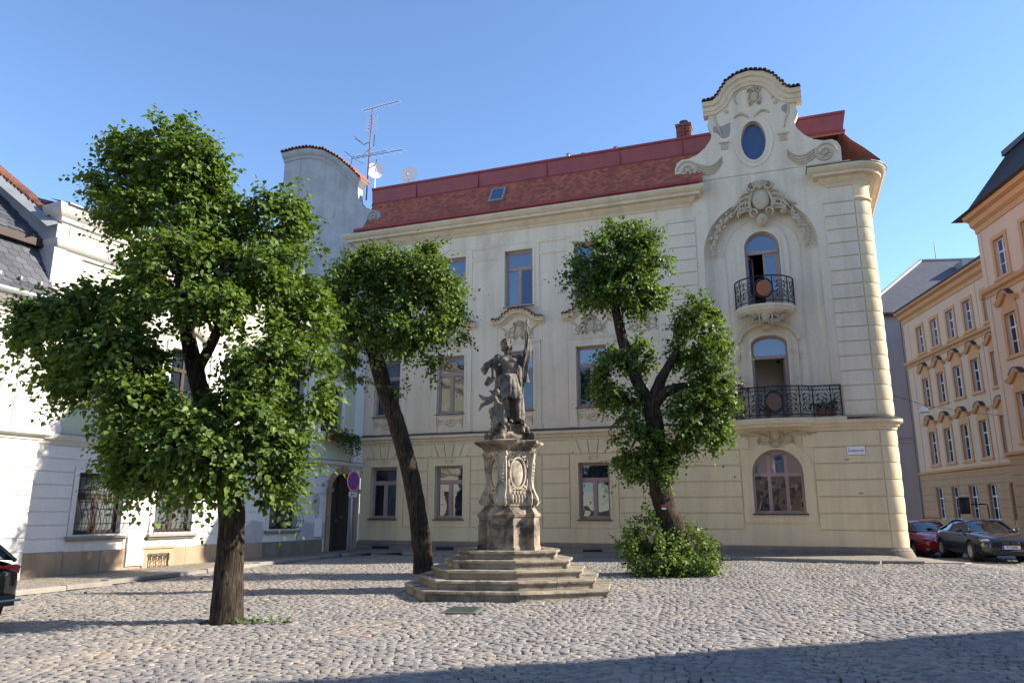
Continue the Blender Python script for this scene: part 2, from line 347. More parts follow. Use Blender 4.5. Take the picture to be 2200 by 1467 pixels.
for i, (p, d) in enumerate(chain(KERB, 1.15)[:-6]):     # each kerb stone
    L_ = 1.135; h = kerb_h(p.x, p.y); q = p+d*.57; m = MB()
    m.add([(-L_/2,-.02,-.1),(L_/2,-.02,-.1),(L_/2,.2,-.1),(-L_/2,.2,-.1),(-L_/2,-.02,-.02),(L_/2,-.02,-.02),(L_/2,.2,0),(-L_/2,.2,0),(-L_/2,.01,.0),(L_/2,.01,0)],
          [(0,3,2,1),(0,1,5,4),(1,2,6,9,5),(2,3,7,6),(3,0,4,8,7),(4,5,9,8),(8,9,6,7)])
    m.build('kerb_stone', M['kerb'], pavement, False, None, (q.x, q.y, gz(q.x, q.y)+h+rnd.uniform(-.008, .008)), (0, 0, math.atan2(d.y, d.x)+rnd.uniform(-.008, .008)))

# cobbles laid in segmental arcs
def inpoly(px, py, poly):
    ins = np.zeros(len(px), bool); n = len(poly)
    for i in range(n):
        x1, y1 = poly[i]; x2, y2 = poly[(i+1) % n]
        c = ((y1 > py) != (y2 > py)); ins ^= c & (px < (x2-x1)*(py-y1)/((y2-y1) if y2 != y1 else 1e-9)+x1)
    return ins
def cobbles():
    rs = np.random.RandomState(3); LW, RAD, P_, S_ = 1.6, 1.15, .104, .112; tilt = R(12); ct, st = math.cos(tilt), math.sin(tilt)
    X = []; Yv = []; A = []
    half = math.asin(LW/2/RAD); ns = int(2*half*RAD/S_)
    for lane in range(-22, 24):
        off = rs.uniform(0, P_)
        for k in range(-10, 390):
            jit = rs.uniform(-.4, .4)*S_
            for j in range(ns):
                a = -half+(j+.5)*2*half/ns+jit/RAD
                if abs(a) > half*1.01: a = math.copysign(half, a)
                lx = lane*LW+RAD*math.sin(a); ly = k*P_+off+RAD*math.cos(a)-RAD
                X.append(lx*ct+ly*st); Yv.append(-lx*st+ly*ct); A.append(-a-tilt)
    X = np.array(X); Yv = np.array(Yv); A = np.array(A)
    X += rs.normal(0, .008, len(X)); Yv += rs.normal(0, .008, len(X)); A += rs.normal(0, .07, len(X))
    kp = [tuple(k) for k in KERB]+[(60, 46), (60, 80), (-60, 80), (-60, 8)]
    # the visible ground plus a few metres on either side
    ok = (Yv > 4.5) & (Yv < 34) & (np.abs(X) < .72*Yv+2.6) & (X < 22) & ~inpoly(X, Yv, kp)
    ok &= ~((np.abs(X+.06) < 1.55) & (np.abs(Yv-16.5) < 1.55))
    ok &= ~((np.abs(X+.83) < .33) & (np.abs(Yv-13.3) < .42))
    ok &= np.hypot(X+4.45, Yv-12.27) > .42
    X, Yv, A = X[ok], Yv[ok], A[ok]; o = np.argsort(np.hypot(X, Yv)-((np.abs(X) > .66*Yv)*-30)); X, Yv, A = X[o], Yv[o], A[o]
    n = len(X); hx = S_*.5*rs.uniform(.88, 1.05, n); hy = P_*.5*rs.uniform(.85, 1.0, n); z = np.array([gz(a, b) for a, b in zip(X, Yv)])+rs.normal(0, .004, n)
    z += +.010*np.sin(X*1.9+Yv*.6)*np.sin(Yv*1.3-X*.4)
    b = .009
    cx = [(-1,-1),(1,-1),(1,1),(-1,1)]
    tx, ty = rs.normal(0, .02, n), rs.normal(0, .02, n)
    V = np.zeros((n, 12, 3)); jx = rs.normal(0, .009, (n, 4)); jy = rs.normal(0, .009, (n, 4))
    for i, (sx, sy) in enumerate(cx):
        bx = sx*hx+jx[:, i]; by = sy*hy+jy[:, i]; ix = bx-sx*b; iy = by-sy*b
        V[:, i] = np.stack([bx, by, np.full(n, -.07)], 1); V[:, 4+i] = np.stack([bx, by, -.0045+0*bx], 1); V[:, 8+i] = np.stack([ix, iy, tx*ix+ty*iy], 1)
    ca, sa = np.cos(A)[:, None], np.sin(A)[:, None]; x2 = V[:, :, 0]*ca-V[:, :, 1]*sa; y2 = V[:, :, 0]*sa+V[:, :, 1]*ca
    F = [(0,1,5,4),(1,2,6,5),(2,3,7,6),(3,0,4,7),(4,5,9,8),(5,6,10,9),(6,7,11,10),(7,4,8,11),(8,9,10,11)]
    NI = 300
    for k in range(NI):
        me = bpy.data.meshes.new('cobblestone'); me.from_pydata([(x2[k, i], y2[k, i], V[k, i, 2]) for i in range(12)], [], F); me.materials.append(M['cobble'])
        link('cobblestone', me, ground, None, (X[k], Yv[k], z[k]))
    W = np.stack([x2+X[:, None], y2+Yv[:, None], V[:, :, 2]+z[:, None]], 2)[NI:].reshape(-1, 3)
    Fa = (np.array(F)[None]+12*np.arange(n-NI)[:, None, None]).reshape(-1, 4)
    me = bpy.data.meshes.new('cobblestones'); me.vertices.add(len(W)); me.vertices.foreach_set('co', W.ravel().astype(np.float32)); me.loops.add(Fa.size); me.loops.foreach_set('vertex_index', Fa.ravel().astype(np.int32))
    me.polygons.add(len(Fa)); me.polygons.foreach_set('loop_start', np.arange(0, Fa.size, 4, dtype=np.int32)); me.update(); me.validate(); me.materials.append(M['cobble'])
    link('cobblestones', me, ground, 'stuff'); print('cobbles', n)
cobbles()
# ================================================================ BUILDING BLOCKS
SHARED = {}
def window(parent, x0, x1, z0, z1, y=.16, fw=.07, glassm='pane', framem='wood', trans=.69, mull=True, sill=True, topm=None, bars=0, midm=None):
    """rectangular casement window: frame part with pane and sill sub-parts"""
    m = MB(); zt = z0+(z1-z0)*trans; xm = (x0+x1)/2
    m.prism(rect(x0, x1, z0, z1), y, y+.07, 0, [rect(x0+fw, x1-fw, z0+fw, z1-fw)])
    m.box(x0+fw, x1-fw, y-.02, y+.06, zt-.05, zt+.05)
    if mull: m.box(xm-.055, xm+.055, y-.012, y+.06, z0+fw, zt-.05)
    for k in range(bars):
        zz = z0+fw+(zt-.05-z0-fw)*(k+1)/(bars+1); m.box(x0+fw, x1-fw, y+.005, y+.05, zz-.015, zz+.015)
    if bars: m.box(xm-.03, xm+.03, y-.004, y+.05, zt+.05, z1-fw)
    f = m.build('window', M[framem], parent)
    cells = [(x0+fw, xm-.055, z0+fw, zt-.05), (xm+.055, x1-fw, z0+fw, zt-.05)] if mull else [(x0+fw, x1-fw, z0+fw, zt-.05)]
    cells += [(x0+fw, xm-.03, zt+.05, z1-fw), (xm+.03, x1-fw, zt+.05, z1-fw)] if bars else [(x0+fw, x1-fw, zt+.05, z1-fw)]
    for i, (a, b_, c, d) in enumerate(cells):
        p = MB(); iw = .035
        if not bars:
            q = MB(); q.prism(rect(a, b_, c, d), y+.012, y+.05, 0, [rect(a+iw, b_-iw, c+iw, d-iw)]); q.build('sash', M[framem], f)
        t0, t1 = rnd.uniform(-.006, .006), rnd.uniform(-.006, .006)
        p.add([(a, y+.034+t0, c), (b_, y+.034+t1, c), (b_, y+.034-t0, d), (a, y+.034-t1, d)], [(0, 1, 2, 3)])
        p.build('pane', M[topm if (topm and i == len(cells)-1) else (midm[i % len(midm)] if midm else glassm)], f)
    if sill:
        s = MB(); s.add([(x0-.06, -.10, z0-.03), (x1+.06, -.10, z0-.03), (x1+.06, y+.03, z0+.02), (x0-.06, y+.03, z0+.02), (x0-.06, -.10, z0-.06), (x1+.06, -.10, z0-.06), (x1+.06, y+.03, z0-.04), (x0-.06, y+.03, z0-.04)],
              [(0,1,2,3),(4,7,6,5),(0,4,5,1),(1,5,6,2),(2,6,7,3),(3,7,4,0)]); s.build('sill', M['sillm'], f)
    return f
def ringframe(m, outer, inner, y0, y1, mi=0): m.prism(outer, y0, y1, mi, [inner])
def polyline_band(m, pts, half, y0, y1, mi=0):
    """a raised flat ribbon along (x,z) points"""
    P = [Vector(p) for p in pts]; n = len(P); a, b = [], []
    for i in range(n):
        d = (P[min(i+1, n-1)]-P[max(i-1, 0)]).normalized(); q = Vector((-d.y, d.x)); h = half[i] if hasattr(half, '__len__') else half
        a.append(P[i]+q*h); b.append(P[i]-q*h)
    rings = [[(a[i].x, y1, a[i].y), (a[i].x*.7+P[i].x*.3, y0+(y1-y0)*.25, a[i].y*.7+P[i].y*.3), (P[i].x, y0, P[i].y), (b[i].x*.7+P[i].x*.3, y0+(y1-y0)*.25, b[i].y*.7+P[i].y*.3), (b[i].x, y1, b[i].y)] for i in range(n)]
    m.loft(rings, False, True, mi)
def spiral(cx, cz, r0, r1, a0, turns, n=22): return [(cx+(r0+(r1-r0)*k/n)*math.cos(a0+turns*2*math.pi*k/n), cz+(r0+(r1-r0)*k/n)*math.sin(a0+turns*2*math.pi*k/n)) for k in range(n+1)]
def bez(p0, p1, p2, p3, n=12):
    o = []
    for k in range(n+1):
        t = k/n; u = 1-t; o.append(tuple(u**3*a+3*u*u*t*b+3*u*t*t*c+t**3*d for a, b, c, d in zip(p0, p1, p2, p3)))
    return o
def taper(n, a, b, c=None): return [a+(b-a)*abs(math.sin(math.pi*k/(n-1))) if c is None else a+(b-a)*k/(n-1) for k in range(n)]
def scroll(m, pts, r, y, d=.05, mi=0): polyline_band(m, pts, [r*(.35+.65*math.sin(math.pi*min(1, (k+.6)/(len(pts)*.8)))**.5) if k < len(pts)*.8 else r*.5 for k in range(len(pts))], y-d, y+.01, mi)
def cartouche(m, cx, cz, s, y, mi=0, shell=True, wings=True):
    m.ball((cx, y, cz), (.26*s, .09*s, .34*s), 12, 8, None, mi)
    for sg in (-1, 1):
        scroll(m, [(cx+sg*(.30*s+.06*s*math.sin(k*.5)), cz-.36*s+.75*s*k/10) for k in range(11)], .055*s, y, .09*s, mi)
        scroll(m, spiral(cx+sg*.24*s, cz+.44*s, .15*s, .03*s, math.pi/2 if sg > 0 else math.pi/2, -sg*1.3), .045*s, y, .09*s, mi)
        scroll(m, spiral(cx+sg*.22*s, cz-.42*s, .15*s, .03*s, -math.pi/2, sg*1.3), .045*s, y, .08*s, mi)
        if wings:
            for q in range(3):
                scroll(m, bez((cx+sg*.33*s, cz+(.25-.3*q)*s), (cx+sg*.55*s, cz+(.35-.3*q)*s), (cx+sg*.75*s, cz+(.05-.25*q)*s), (cx+sg*(.62+.1*q)*s, cz-(.12+.22*q)*s)), .04*s, y, .06*s, mi)
    if shell:
        for k in range(7):
            a = math.pi*(.15+.7*k/6); scroll(m, [(cx+math.cos(a)*r*s, cz+.40*s+math.sin(a)*r*s) for r in (.06, .14, .22, .28)], .05*s, y, .11*s, mi)
        m.ball((cx, y-.04*s, cz+.42*s), .08*s, 8, 6, None, mi)
def garland(m, pts, r, y, seed, mi=0):
    g = random.Random(seed); m.tube([(p[0], y, p[1]) for p in pts], r*.4, 5, True, mi)
    for i, p in enumerate(pts):
        k = r*(.6+.4*math.sin(math.pi*(i+1)/(len(pts)+1)))*(1-.45*i/len(pts))
        for _ in range(3): m.ball((p[0]+g.uniform(-1, 1)*k, y-g.uniform(0, .5)*k, p[1]+g.uniform(-1, 1)*k), k*g.uniform(.45, .75), 6, 5, None, mi)
def ridge_tiles(parent, pts, y0, y1, wd, mat, up=.0, tilt=.1):
    """half-round cap tiles laid side by side along (x,z) points, each its own object"""
    P = [Vector(p) for p in pts]; ln = [0]
    for a, b in zip(P, P[1:]): ln.append(ln[-1]+(b-a).length)
    n = int(ln[-1]/wd)
    key = ('rt', y0, y1, wd, mat)
    if key not in SHARED:
        m = MB(); k = 6; rr = []
        for yy, s in ((y0, 1.06), (y1, .92)):
            rr.append([(math.cos(math.pi*i/k)*wd*.54*s, yy, math.sin(math.pi*i/k)*wd*.62*s) for i in range(k+1)]+[(math.cos(math.pi*i/k)*wd*.36*s, yy, math.sin(math.pi*i/k)*wd*.44*s) for i in range(k, -1, -1)])
        m.loft(rr, True, True); SHARED[key] = m.mesh('cap_tile', M[mat])
    for j in range(n):
        t = (j+.5)*ln[-1]/n; i = max(k for k in range(len(P)-1) if ln[k] <= t); f = (t-ln[i])/(ln[i+1]-ln[i]); p = P[i].lerp(P[i+1], f); d = P[i+1]-P[i]
        link('cap_tile', SHARED[key], parent, None, (p.x+rnd.uniform(-.01, .01), rnd.uniform(-.02, .02), p.y+up), (rnd.uniform(-.05, .05)+tilt, -math.atan2(d.y, d.x)+rnd.uniform(-.06, .06), 0))
def moulded_arc(m, pts, prof, mi=0):
    """sweep prof (out along -y, offset along the curve normal) over an (x,z) polyline"""
    P = [Vector(p) for p in pts]; n = len(P); rings = []
    for i in range(n):
        d = (P[min(i+1, n-1)]-P[max(i-1, 0)]).normalized(); q = Vector((-d.y, d.x))
        rings.append([(P[i].x+q.x*o, -e, P[i].y+q.y*o) for e, o in prof])
    m.loft(rings, True, True, mi)
def text_mesh(body, size, mat, bold=0):
    c = bpy.data.curves.new('t', 'FONT'); c.body = body; c.size = size; c.align_x = 'CENTER'; c.align_y = 'CENTER'; c.offset = bold; o = bpy.data.objects.new('t', c); COL.objects.link(o)
    me = bpy.data.meshes.new_from_object(o.evaluated_get(bpy.context.evaluated_depsgraph_get())); bpy.data.objects.remove(o); me.materials.clear(); me.materials.append(mat); return me
def letters(parent, name, body, size, mat, loc, sx=1, bold=0):
    me = text_mesh(body, size, mat, bold); return link(name, me, parent, None, loc, (math.pi/2, 0, 0), (sx, 1, 1))
# ================================================================ CREAM CORNER HOUSE
yh = thing('corner_house', 'cream three-storey corner house with red mansard roof, curved gable and balconies', 'house', (P0.x, P0.y, 0), YRZ)
COLS = [(.50, 1.70), (3.40, 4.60), (6.33, 7.53), (9.25, 10.43)]
GFZ, FFZ, TFZ = (1.37, 3.40), (5.48, 7.80), (9.66, 12.0)
# --- walls
m = MB(); holes = [rect(a, b, *z) for a, b in COLS for z in (GFZ, FFZ, TFZ)]
gfh = [h for h in holes if h[0][1] < 4]; m.prism(rect(0, 13.98, 0, 4.4), 0, .35, 0, gfh); m.build('wall', M['yband'], yh); m = MB(); m.prism(rect(0, 13.98, 4.4, 13.9), 0, .35, 0, [h for h in holes if h[0][1] > 4]); m.build('wall', M['yellow'], yh)
AX = 16.25
m = MB(); m.prism(rect(13.98, 19.47, 0, 4.4), 0, .35, 0, [arch(15.38, 17.02, 1.58, 2.88, 3.70)]); m.build('wall', M['yband'], yh); m = MB(); m.prism(rect(13.98, 19.47, 4.4, 13.85), 0, .35, 0, [arch(14.22, 18.18, 4.74, 10.88, 12.86, 24)]); m.build('wall', M['yellow'], yh)
def npt(i, off, dep):  # niche outline inset by off
    a = arch(14.22+off, 18.18-off, 4.74, 10.88, 12.86-off, 24); return [(p[0], dep, p[1]) for p in a]
m = MB(); rings = [npt(0, .34*(1-math.cos(math.pi/2*k/7)), .012+.28*math.sin(math.pi/2*k/7)) for k in range(8)]; m.loft(rings, True); m.build('niche_cove', M['yellow'], yh, 40)
UD = arch(15.65, 16.86, 8.76, 11.05, 11.65); LD = arch(15.63, 16.85, 4.76, 7.42, 7.74)
m = MB(); m.prism(arch(14.5, 17.9, 4.72, 10.88, 12.58, 24), .29, .6, 0, [UD, LD]); m.build('niche_wall', M['yellow'], yh)
m = MB(); m.prism(arch(14.95, 17.55, 4.74, 10.9, 12.18, 24), .262, .3, 0, [arch(14.98, 17.52, 4.75, 10.9, 12.15, 24)]); m.build('niche_moulding', M['yellow'], yh)
# side street wall and back, so the house is closed from other viewpoints
m = MB(); m.box(19.7, 20.0, .55, 13, 0, 13.8); m.box(0, 20.0, 12.7, 13, 0, 13.8); m.box(.35, 19.7, .65, 12.7, 0, .2); m.build('rear_wall', M['yellow'], yh)
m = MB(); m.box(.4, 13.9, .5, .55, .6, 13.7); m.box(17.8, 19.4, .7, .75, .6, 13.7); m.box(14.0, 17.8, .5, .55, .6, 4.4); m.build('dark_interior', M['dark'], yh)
# --- plinth, string course, cornices
arcp = [(19.47+.53*math.sin(R(a)), .53-.53*math.cos(R(a))) for a in range(0, 91, 15)]
m = MB(); m.mould([(.0, 0)]+arcp+[(20.0, 13)], [(0, -.3), (.14, -.3), (.14, .22), (.10, .30), (.10, .42), (.04, .50), (0, .50)]); m.build('plinth', M['dsand'], yh)
for a, b in ((.75, 1.5), (3.55, 4.3), (6.5, 7.2), (9.4, 10.1)):
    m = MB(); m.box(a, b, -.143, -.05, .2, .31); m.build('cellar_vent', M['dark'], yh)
m = MB(); m.mould([(-.02, 0)]+arcp+[(20.0, 13)], [(0, 4.26), (.05, 4.26), (.06, 4.34), (.12, 4.38), (.14, 4.46), (.24, 4.50), (.25, 4.60), (.20, 4.62), (0, 4.70)]); m.build('string_course', M['ytrim'], yh, 35)
m = MB(); m.mould([(.0, 0)]+arcp+[(20.0, 13)], [(0, 4.62), (.262, 4.604), (.262, 4.625), (0, 4.715)]); m.build('string_flashing', M['sillm'], yh)
CORN = [(0, 12.90), (.04, 12.90), (.06, 12.96), (.09, 13.0), (.16, 13.04), (.24, 13.12), (.27, 13.18), (.44, 13.20), (.46, 13.29), (.52, 13.32), (.58, 13.37), (.63, 13.44), (.63, 13.50), (0, 13.54)]
m = MB(); m.mould([(-.5, .5), (-.5, 0), (13.78, 0), (13.78, .3)], CORN); m.build('cornice', M['ytrim'], yh, 35)
m = MB(); m.mould([(18.62, .3), (18.62, 0)]+arcp+[(20.0, 13)], CORN); m.build('cornice', M['ytrim'], yh, 35)
m = MB(); m.mould([(18.62, .3), (18.62, 0)]+arcp+[(20.0, 13)], [(.3, 13.53), (.66, 13.505), (.66, 13.53), (.0, 13.62)]); m.build('cornice_flashing', M['sillm'], yh)
m = MB(); m.mould([(18.44, .0), (19.47, 0)], [(0, 12.3), (.05, 12.3), (.07, 12.4), (.03, 12.44), (0, 12.48)]); m.mould([(12.95, .0), (13.96, 0)], [(0, 12.3), (.05, 12.3), (.07, 12.4), (.03, 12.44), (0, 12.48)])
m.mould([(0, 0), (12.95, 0)], [(0, 12.22), (.03, 12.22), (.05, 12.30), (.02, 12.34), (0, 12.36)]); m.build('frieze_moulding', M['yellow'], yh)
# --- rusticated bands of the ground floor, each its own piece
H7 = (4.26-.5)/7
for r in range(7):
    z0 = .5+r*H7; cuts = []
    if r in (1, 2, 3, 4, 5): cuts = [(a-.32, b+.32) for a, b in COLS]
    if r == 6: cuts = [(a-.18, b+.18) for a, b in COLS]
    if r in (1, 2, 3, 4, 5, 6): cuts.append((15.02, 17.38) if r < 6 else (15.35, 17.05))
    x = .03
    for a, b in cuts+[(19.45, 99)]:
        if a-x > .1:
            q = MB(); q.bbox(x, a-.015 if a < 19 else 19.44, -.048, .01, z0+.018, z0+H7-.018, .016); q.build('rustication_band', M['yband'], yh)
        x = b+.015
for a, b in COLS:          # flared voussoirs over the ground-floor windows
    n = 5; zb, zt = 3.74, 4.25; lo = [a-.14+(b-a+.28)*k/n for k in range(n+1)]; hi = [a-.50+(b-a+1.0)*k/n for k in range(n+1)]
    for k in range(n):
        q = MB(); q.prism([(lo[k]+.016, zb), (lo[k+1]-.016, zb), (hi[k+1]-.016, zt), (hi[k]+.016, zt)], -.062, .01); q.build('voussoir', M['yband'], yh)
    q = MB(); ringframe(q, rect(a-.30, b+.30, 1.06, 3.72), rect(a, b, 1.37, 3.40), -.03, .02); q.build('window_surround', M['yband'], yh)
    q = MB(); ringframe(q, rect(a-.07, b+.07, 1.37, 3.47), rect(a, b, 1.37, 3.40), -.055, .02); xm = (a+b)/2
    for sg in (-1, 1): scroll(q, spiral(xm+sg*.13, 3.58, .08, .02, 0, sg*1.1, 12), .02, -.03, .03)
    q.box(xm-.25, xm+.25, -.05, -.02, 3.63, 3.66); q.build('architrave', M['yband'], yh)
# --- upper pilaster bands and the round corner
for r in range(15):
    z0 = 4.74+r*.504
    for a, b in ((12.97, 13.96), (18.46, 19.44)):
        q = MB(); q.bbox(a, b, -.045, .01, z0+.015, z0+.489, .014); q.build('quoin_band', M['yellow'], yh)
def drum(z0, z1):
    q = MB(); n = 6; q.lathe([(.535+.02*math.sin(math.pi*(.12+.76*k/n)), z0+.012+(z1-z0-.024)*k/n) for k in range(n+1)], 10, (19.47, .53, 0), -math.pi/2, .25); return q.build('corner_drum', M['yband'], yh, 40)
for r in range(7): drum(.5+r*H7, .5+(r+1)*H7)
for r in range(15): drum(4.74+r*.504, 4.74+(r+1)*.504)
q = MB(); q.lathe([(.525, 0), (.525, 13.2)], 10, (19.47, .53, 0), -math.pi/2, .3); q.lathe([(.53, 12.3), (.60, 12.36), (.60, 12.42), (.55, 12.46), (.55, 12.95)], 10, (19.47, .53, 0), -math.pi/2, .3); q.build('corner_shaft', M['yband'], yh, 40)
q = MB(); q.lathe([(.70, -.3), (.70, .25), (.62, .42), (.56, .5)], 10, (19.47, .53, 0), -math.pi/2, .4); q.build('corner_base', M['dsand'], yh, 40)
# --- windows of the three storeys
for i, (a, b) in enumerate(COLS):
    window(yh, a, b, *GFZ, y=.17, glassm='pane')
    window(yh, a, b, *FFZ, y=.15, glassm='pane', topm='panesky' if i != 1 else 'pane', trans=.68)
    window(yh, a, b, *TFZ, y=.15, glassm='bluepane' if i != 2 else 'panesky', topm='panesky', trans=.68, midm=['panesky', 'bluepane'] if i == 2 else ['bluepane', 'panesky'])
    # first floor: pilaster surround down to the string course, apron relief, frieze and tiled pediment
    q = MB(); q.prism([(a-.30, 4.72), (a, 4.72), (a, 7.80), (b, 7.80), (b, 4.72), (b+.30, 4.72), (b+.30, 8.08), (a-.30, 8.08)], -.035, .02)
    q.prism([(a-.10, 5.0), (a, 5.0), (a, 7.80), (b, 7.80), (b, 5.0), (b+.10, 5.0), (b+.10, 7.92), (a-.10, 7.92)], -.06, .0); q.box(a-.36, a+.04, -.06, .01, 4.715, 4.86); q.box(b-.04, b+.36, -.06, .01, 4.715, 4.86)
    q.mould([(a-.30, 0), (b+.30, 0)], [(0, 8.08), (.06, 8.08), (.09, 8.15), (.05, 8.18), (0, 8.2)]); q.build('window_surround', M['yellow'], yh)
    q = MB(); xm = (a+b)/2
    for sg in (-1, 1):
        scroll(q, bez((xm, 4.95), (xm+sg*.2, 4.95), (xm+sg*.25, 5.2), (xm+sg*.42, 5.22)), .028, -.0, .035); scroll(q, spiral(xm+sg*.45, 5.12, .10, .02, math.pi/2, -sg*1.2, 14), .024, 0, .035)
        scroll(q, bez((xm+sg*.5, 4.9), (xm+sg*.6, 5.0), (xm+sg*.48, 5.1), (xm+sg*.55, 5.3)), .022, 0, .03); scroll(q, spiral(xm+sg*.1, 5.14, .1, .03, 0, sg*.9, 12), .024, 0, .035)
    q.ball((xm, 0, 5.14), (.07, .04, .09)); q.build('apron_relief', M['orn'], yh, 40)
    q = MB(); cartouche(q, xm, 8.62, .62, -.02)
    for sg in (-1, 1):
        for k in range(3): q.ball((xm+sg*(.48+.07*k), -.01, 8.30), .026, 6, 5)
        scroll(q, bez((xm+sg*.3, 8.35), (xm+sg*.5, 8.55), (xm+sg*.55, 8.7), (xm+sg*.75, 8.8)), .04, -.01, .05); scroll(q, spiral(xm+sg*.52, 8.5, .13, .03, 1, sg*1.2, 14), .03, 0, .045)
    q.build('frieze_cartouche', M['orn'], yh, 40)
    h = [(xm-1.07, 8.98), (xm-.82, 8.98), (xm-.66, 9.05), (xm-.5, 9.2), (xm-.3, 9.33), (xm, 9.38), (xm+.3, 9.33), (xm+.5, 9.2), (xm+.66, 9.05), (xm+.82, 8.98), (xm+1.07, 8.98)]
    q = MB(); moulded_arc(q, h, [(0, -.14), (.06, -.14), (.10, -.08), (.22, -.05), (.24, .02), (.30, .06), (.30, .12), (0, .14)])
    ped = q.build('pediment', M['ytrim'], yh, 35); ridge_tiles(ped, [(x, z+.12) for x, z in h], -.36, .04, .155, 'otile', .0, .12)
    # second floor surround
    q = MB(); ringframe(q, rect(a-.28, b+.28, 9.52, 12.22), rect(a, b, *TFZ), -.03, .02); ringframe(q, rect(a-.09, b+.09, 9.60, 12.08), rect(a, b, *TFZ), -.055, 0); q.build('window_surround', M['yellow'], yh)
for a, b in ((1.98, 3.12), (4.88, 6.05), (7.81, 8.97), (10.72, 12.6)):
    q = MB(); q.mould([(a, 0), (b, 0)], [(0, 11.72), (.025, 11.72), (.04, 11.80), (.015, 11.84), (0, 11.86)]); q.build('link_moulding', M['yellow'], yh)
for x in (2.55, 5.47, 8.39, 11.3, 12.8):
    for sg in (-1, 1):
        q = MB(); q.box(x+sg*.42-.035, x+sg*.42+.035, -.02, .01, 4.72, 9.0) if x > 11 else q.box(x+sg*.52-.02, x+sg*.52+.02, -.022, .01, 4.9, 9.3); q.build('lesene', M['yellow'], yh)
q = MB(); cartouche(q, 11.85, 8.7, .7, -.01); garland(q, [(11.3+.09*k, 8.35-.12*math.sin(math.pi*k/12)) for k in range(13)], .06, 0, 5); q.build('wall_relief', M['orn'], yh, 40)
# --- arched ground-floor window
q = MB(); ringframe(q, arch(15.05, 17.35, 1.27, 2.88, 4.03), arch(15.38, 17.02, 1.58, 2.88, 3.70), -.04, .02); ringframe(q, arch(15.29, 17.11, 1.56, 2.88, 3.79), arch(15.38, 17.02, 1.58, 2.88, 3.70), -.06, .0); q.build('window_surround', M['yband'], yh)
q = MB(); ao, ai = arch(15.38, 17.02, 1.58, 2.88, 3.70), arch(15.46, 16.94, 1.66, 2.88, 3.62); ringframe(q, ao, ai, .16, .24)
q.box(15.44, 16.96, .14, .23, 2.80, 2.92)
for x in (15.92, 16.48): q.box(x-.055, x+.055, .145, .225, 1.66, 3.54)
aw = q.build('window', M['wood'], yh)
for a, b, t0, t1 in ((15.46, 15.865, 0, 1), (15.975, 16.425, 1, 2), (16.535, 16.94, 2, 3)):
    p = MB(); p.add([(a, .20, 1.66), (b, .205, 1.66), (b, .20, 2.8), (a, .205, 2.8)], [(0, 1, 2, 3)]); p.build('pane', M['pane'], aw)
    pts = [(a, 2.92), (b, 2.92)]
    zz = lambda x: 2.88+.74*math.sqrt(max(.02, 1-((x-16.2)/.76)**2))
    pts += [(b+(a-b)*k/6, zz(b+(a-b)*k/6)) for k in range(7)]
    p = MB(); p.prism(pts, .20, .203); p.build('pane', M['panesky'], aw)
p = MB(); p.box(15.32, 17.08, -.1, .2, 1.52, 1.575); p.build('sill', M['sillm'], aw)
q = MB(); cartouche(q, 16.22, 4.22, .62, -.05, 0, False, False)
for sg in (-1, 1):
    for k in range(3): scroll(q, bez((16.22+sg*.25, 4.3-.1*k), (16.22+sg*.7, 4.5-.1*k), (16.22+sg*.9, 4.1+.05*k), (16.22+sg*(1.35-.2*k), 4.22-.07*k)), .045, -.03, .06)
    scroll(q, bez((16.22+sg*.1, 3.78), (16.22+sg*.3, 4.05), (16.22+sg*.35, 3.8), (16.22+sg*.5, 3.95)), .05, -.06, .06); garland(q, [(16.22+sg*.55, 4.08-.07*k) for k in range(4)], .06, -.03, 3+sg)
q.ball((16.22, -.05, 3.86), (.14, .08, .12)); q.build('keystone_relief', M['orn'], yh, 40)
# --- balcony doors
def arched_door(outer, inner, zt, y, x0, x1, z0, leaves, topm):
    q = MB(); ringframe(q, outer, inner, y, y+.08); q.box(x0+.07, x1-.07, y-.02, y+.07, zt-.06, zt+.06); d = q.build('balcony_door', M['wood'], yh)
    pts = [p for p in inner if p[1] > zt]; p = MB(); p.prism([(x0+.08, zt+.06), (x1-.08, zt+.06)]+pts, y+.03, y+.035); p.build('pane', M[topm], d)
    for hx, ang, wd in leaves:
        l = MB(); l.prism(rect(0, wd, z0+.02, zt-.07), 0, .05, 0, [rect(.09, wd-.09, z0+.6, zt-.16)]); lo = l.build('leaf', M['wood'], d, False, None, (hx, y+.02, 0), (0, 0, ang))
        g = MB(); g.prism(rect(.09, wd-.09, z0+.6, zt-.16), .02, .025); g.build('pane', M['panesky'], lo)
    return d
q = MB(); ringframe(q, arch(15.36, 17.15, 8.74, 11.0, 11.98), UD, .235, .30); ringframe(q, arch(15.55, 16.96, 8.75, 11.05, 11.76), UD, .215, .28); q.build('door_surround', M['yellow'], yh)
arched_door(UD, arch(15.73, 16.78, 8.80, 11.05, 11.57), 10.90, .42, 15.65, 16.86, 8.76, [(15.73, R(70), .52), (16.26, 0, .52)], 'panesky')
q = MB(); ringframe(q, arch(15.28, 17.2, 4.75, 7.46, 8.12), LD, .215, .30); ringframe(q, arch(15.50, 16.98, 4.75, 7.44, 7.86), LD, .19, .28)
moulded_arc(q, [(x, z) for x, z in arch(15.24, 17.24, 7.3, 7.5, 8.16)[2:]][::-1], [(-.2, -.05), (-.12, -.05), (-.10, .0), (-.08, .06), (-.2, .06)])
for sg in (-1, 1): garland(q, [(16.24+sg*1.02, 7.1-.07*k) for k in range(5)], .05, .24, 8+sg)
q.build('door_surround', M['ytrim'], yh, 40)
arched_door(LD, arch(15.71, 16.77, 4.8, 7.40, 7.66), 6.98, .44, 15.63, 16.85, 4.76, [(15.71, R(84), .53), (16.77, R(97), .53)], 'panesky')
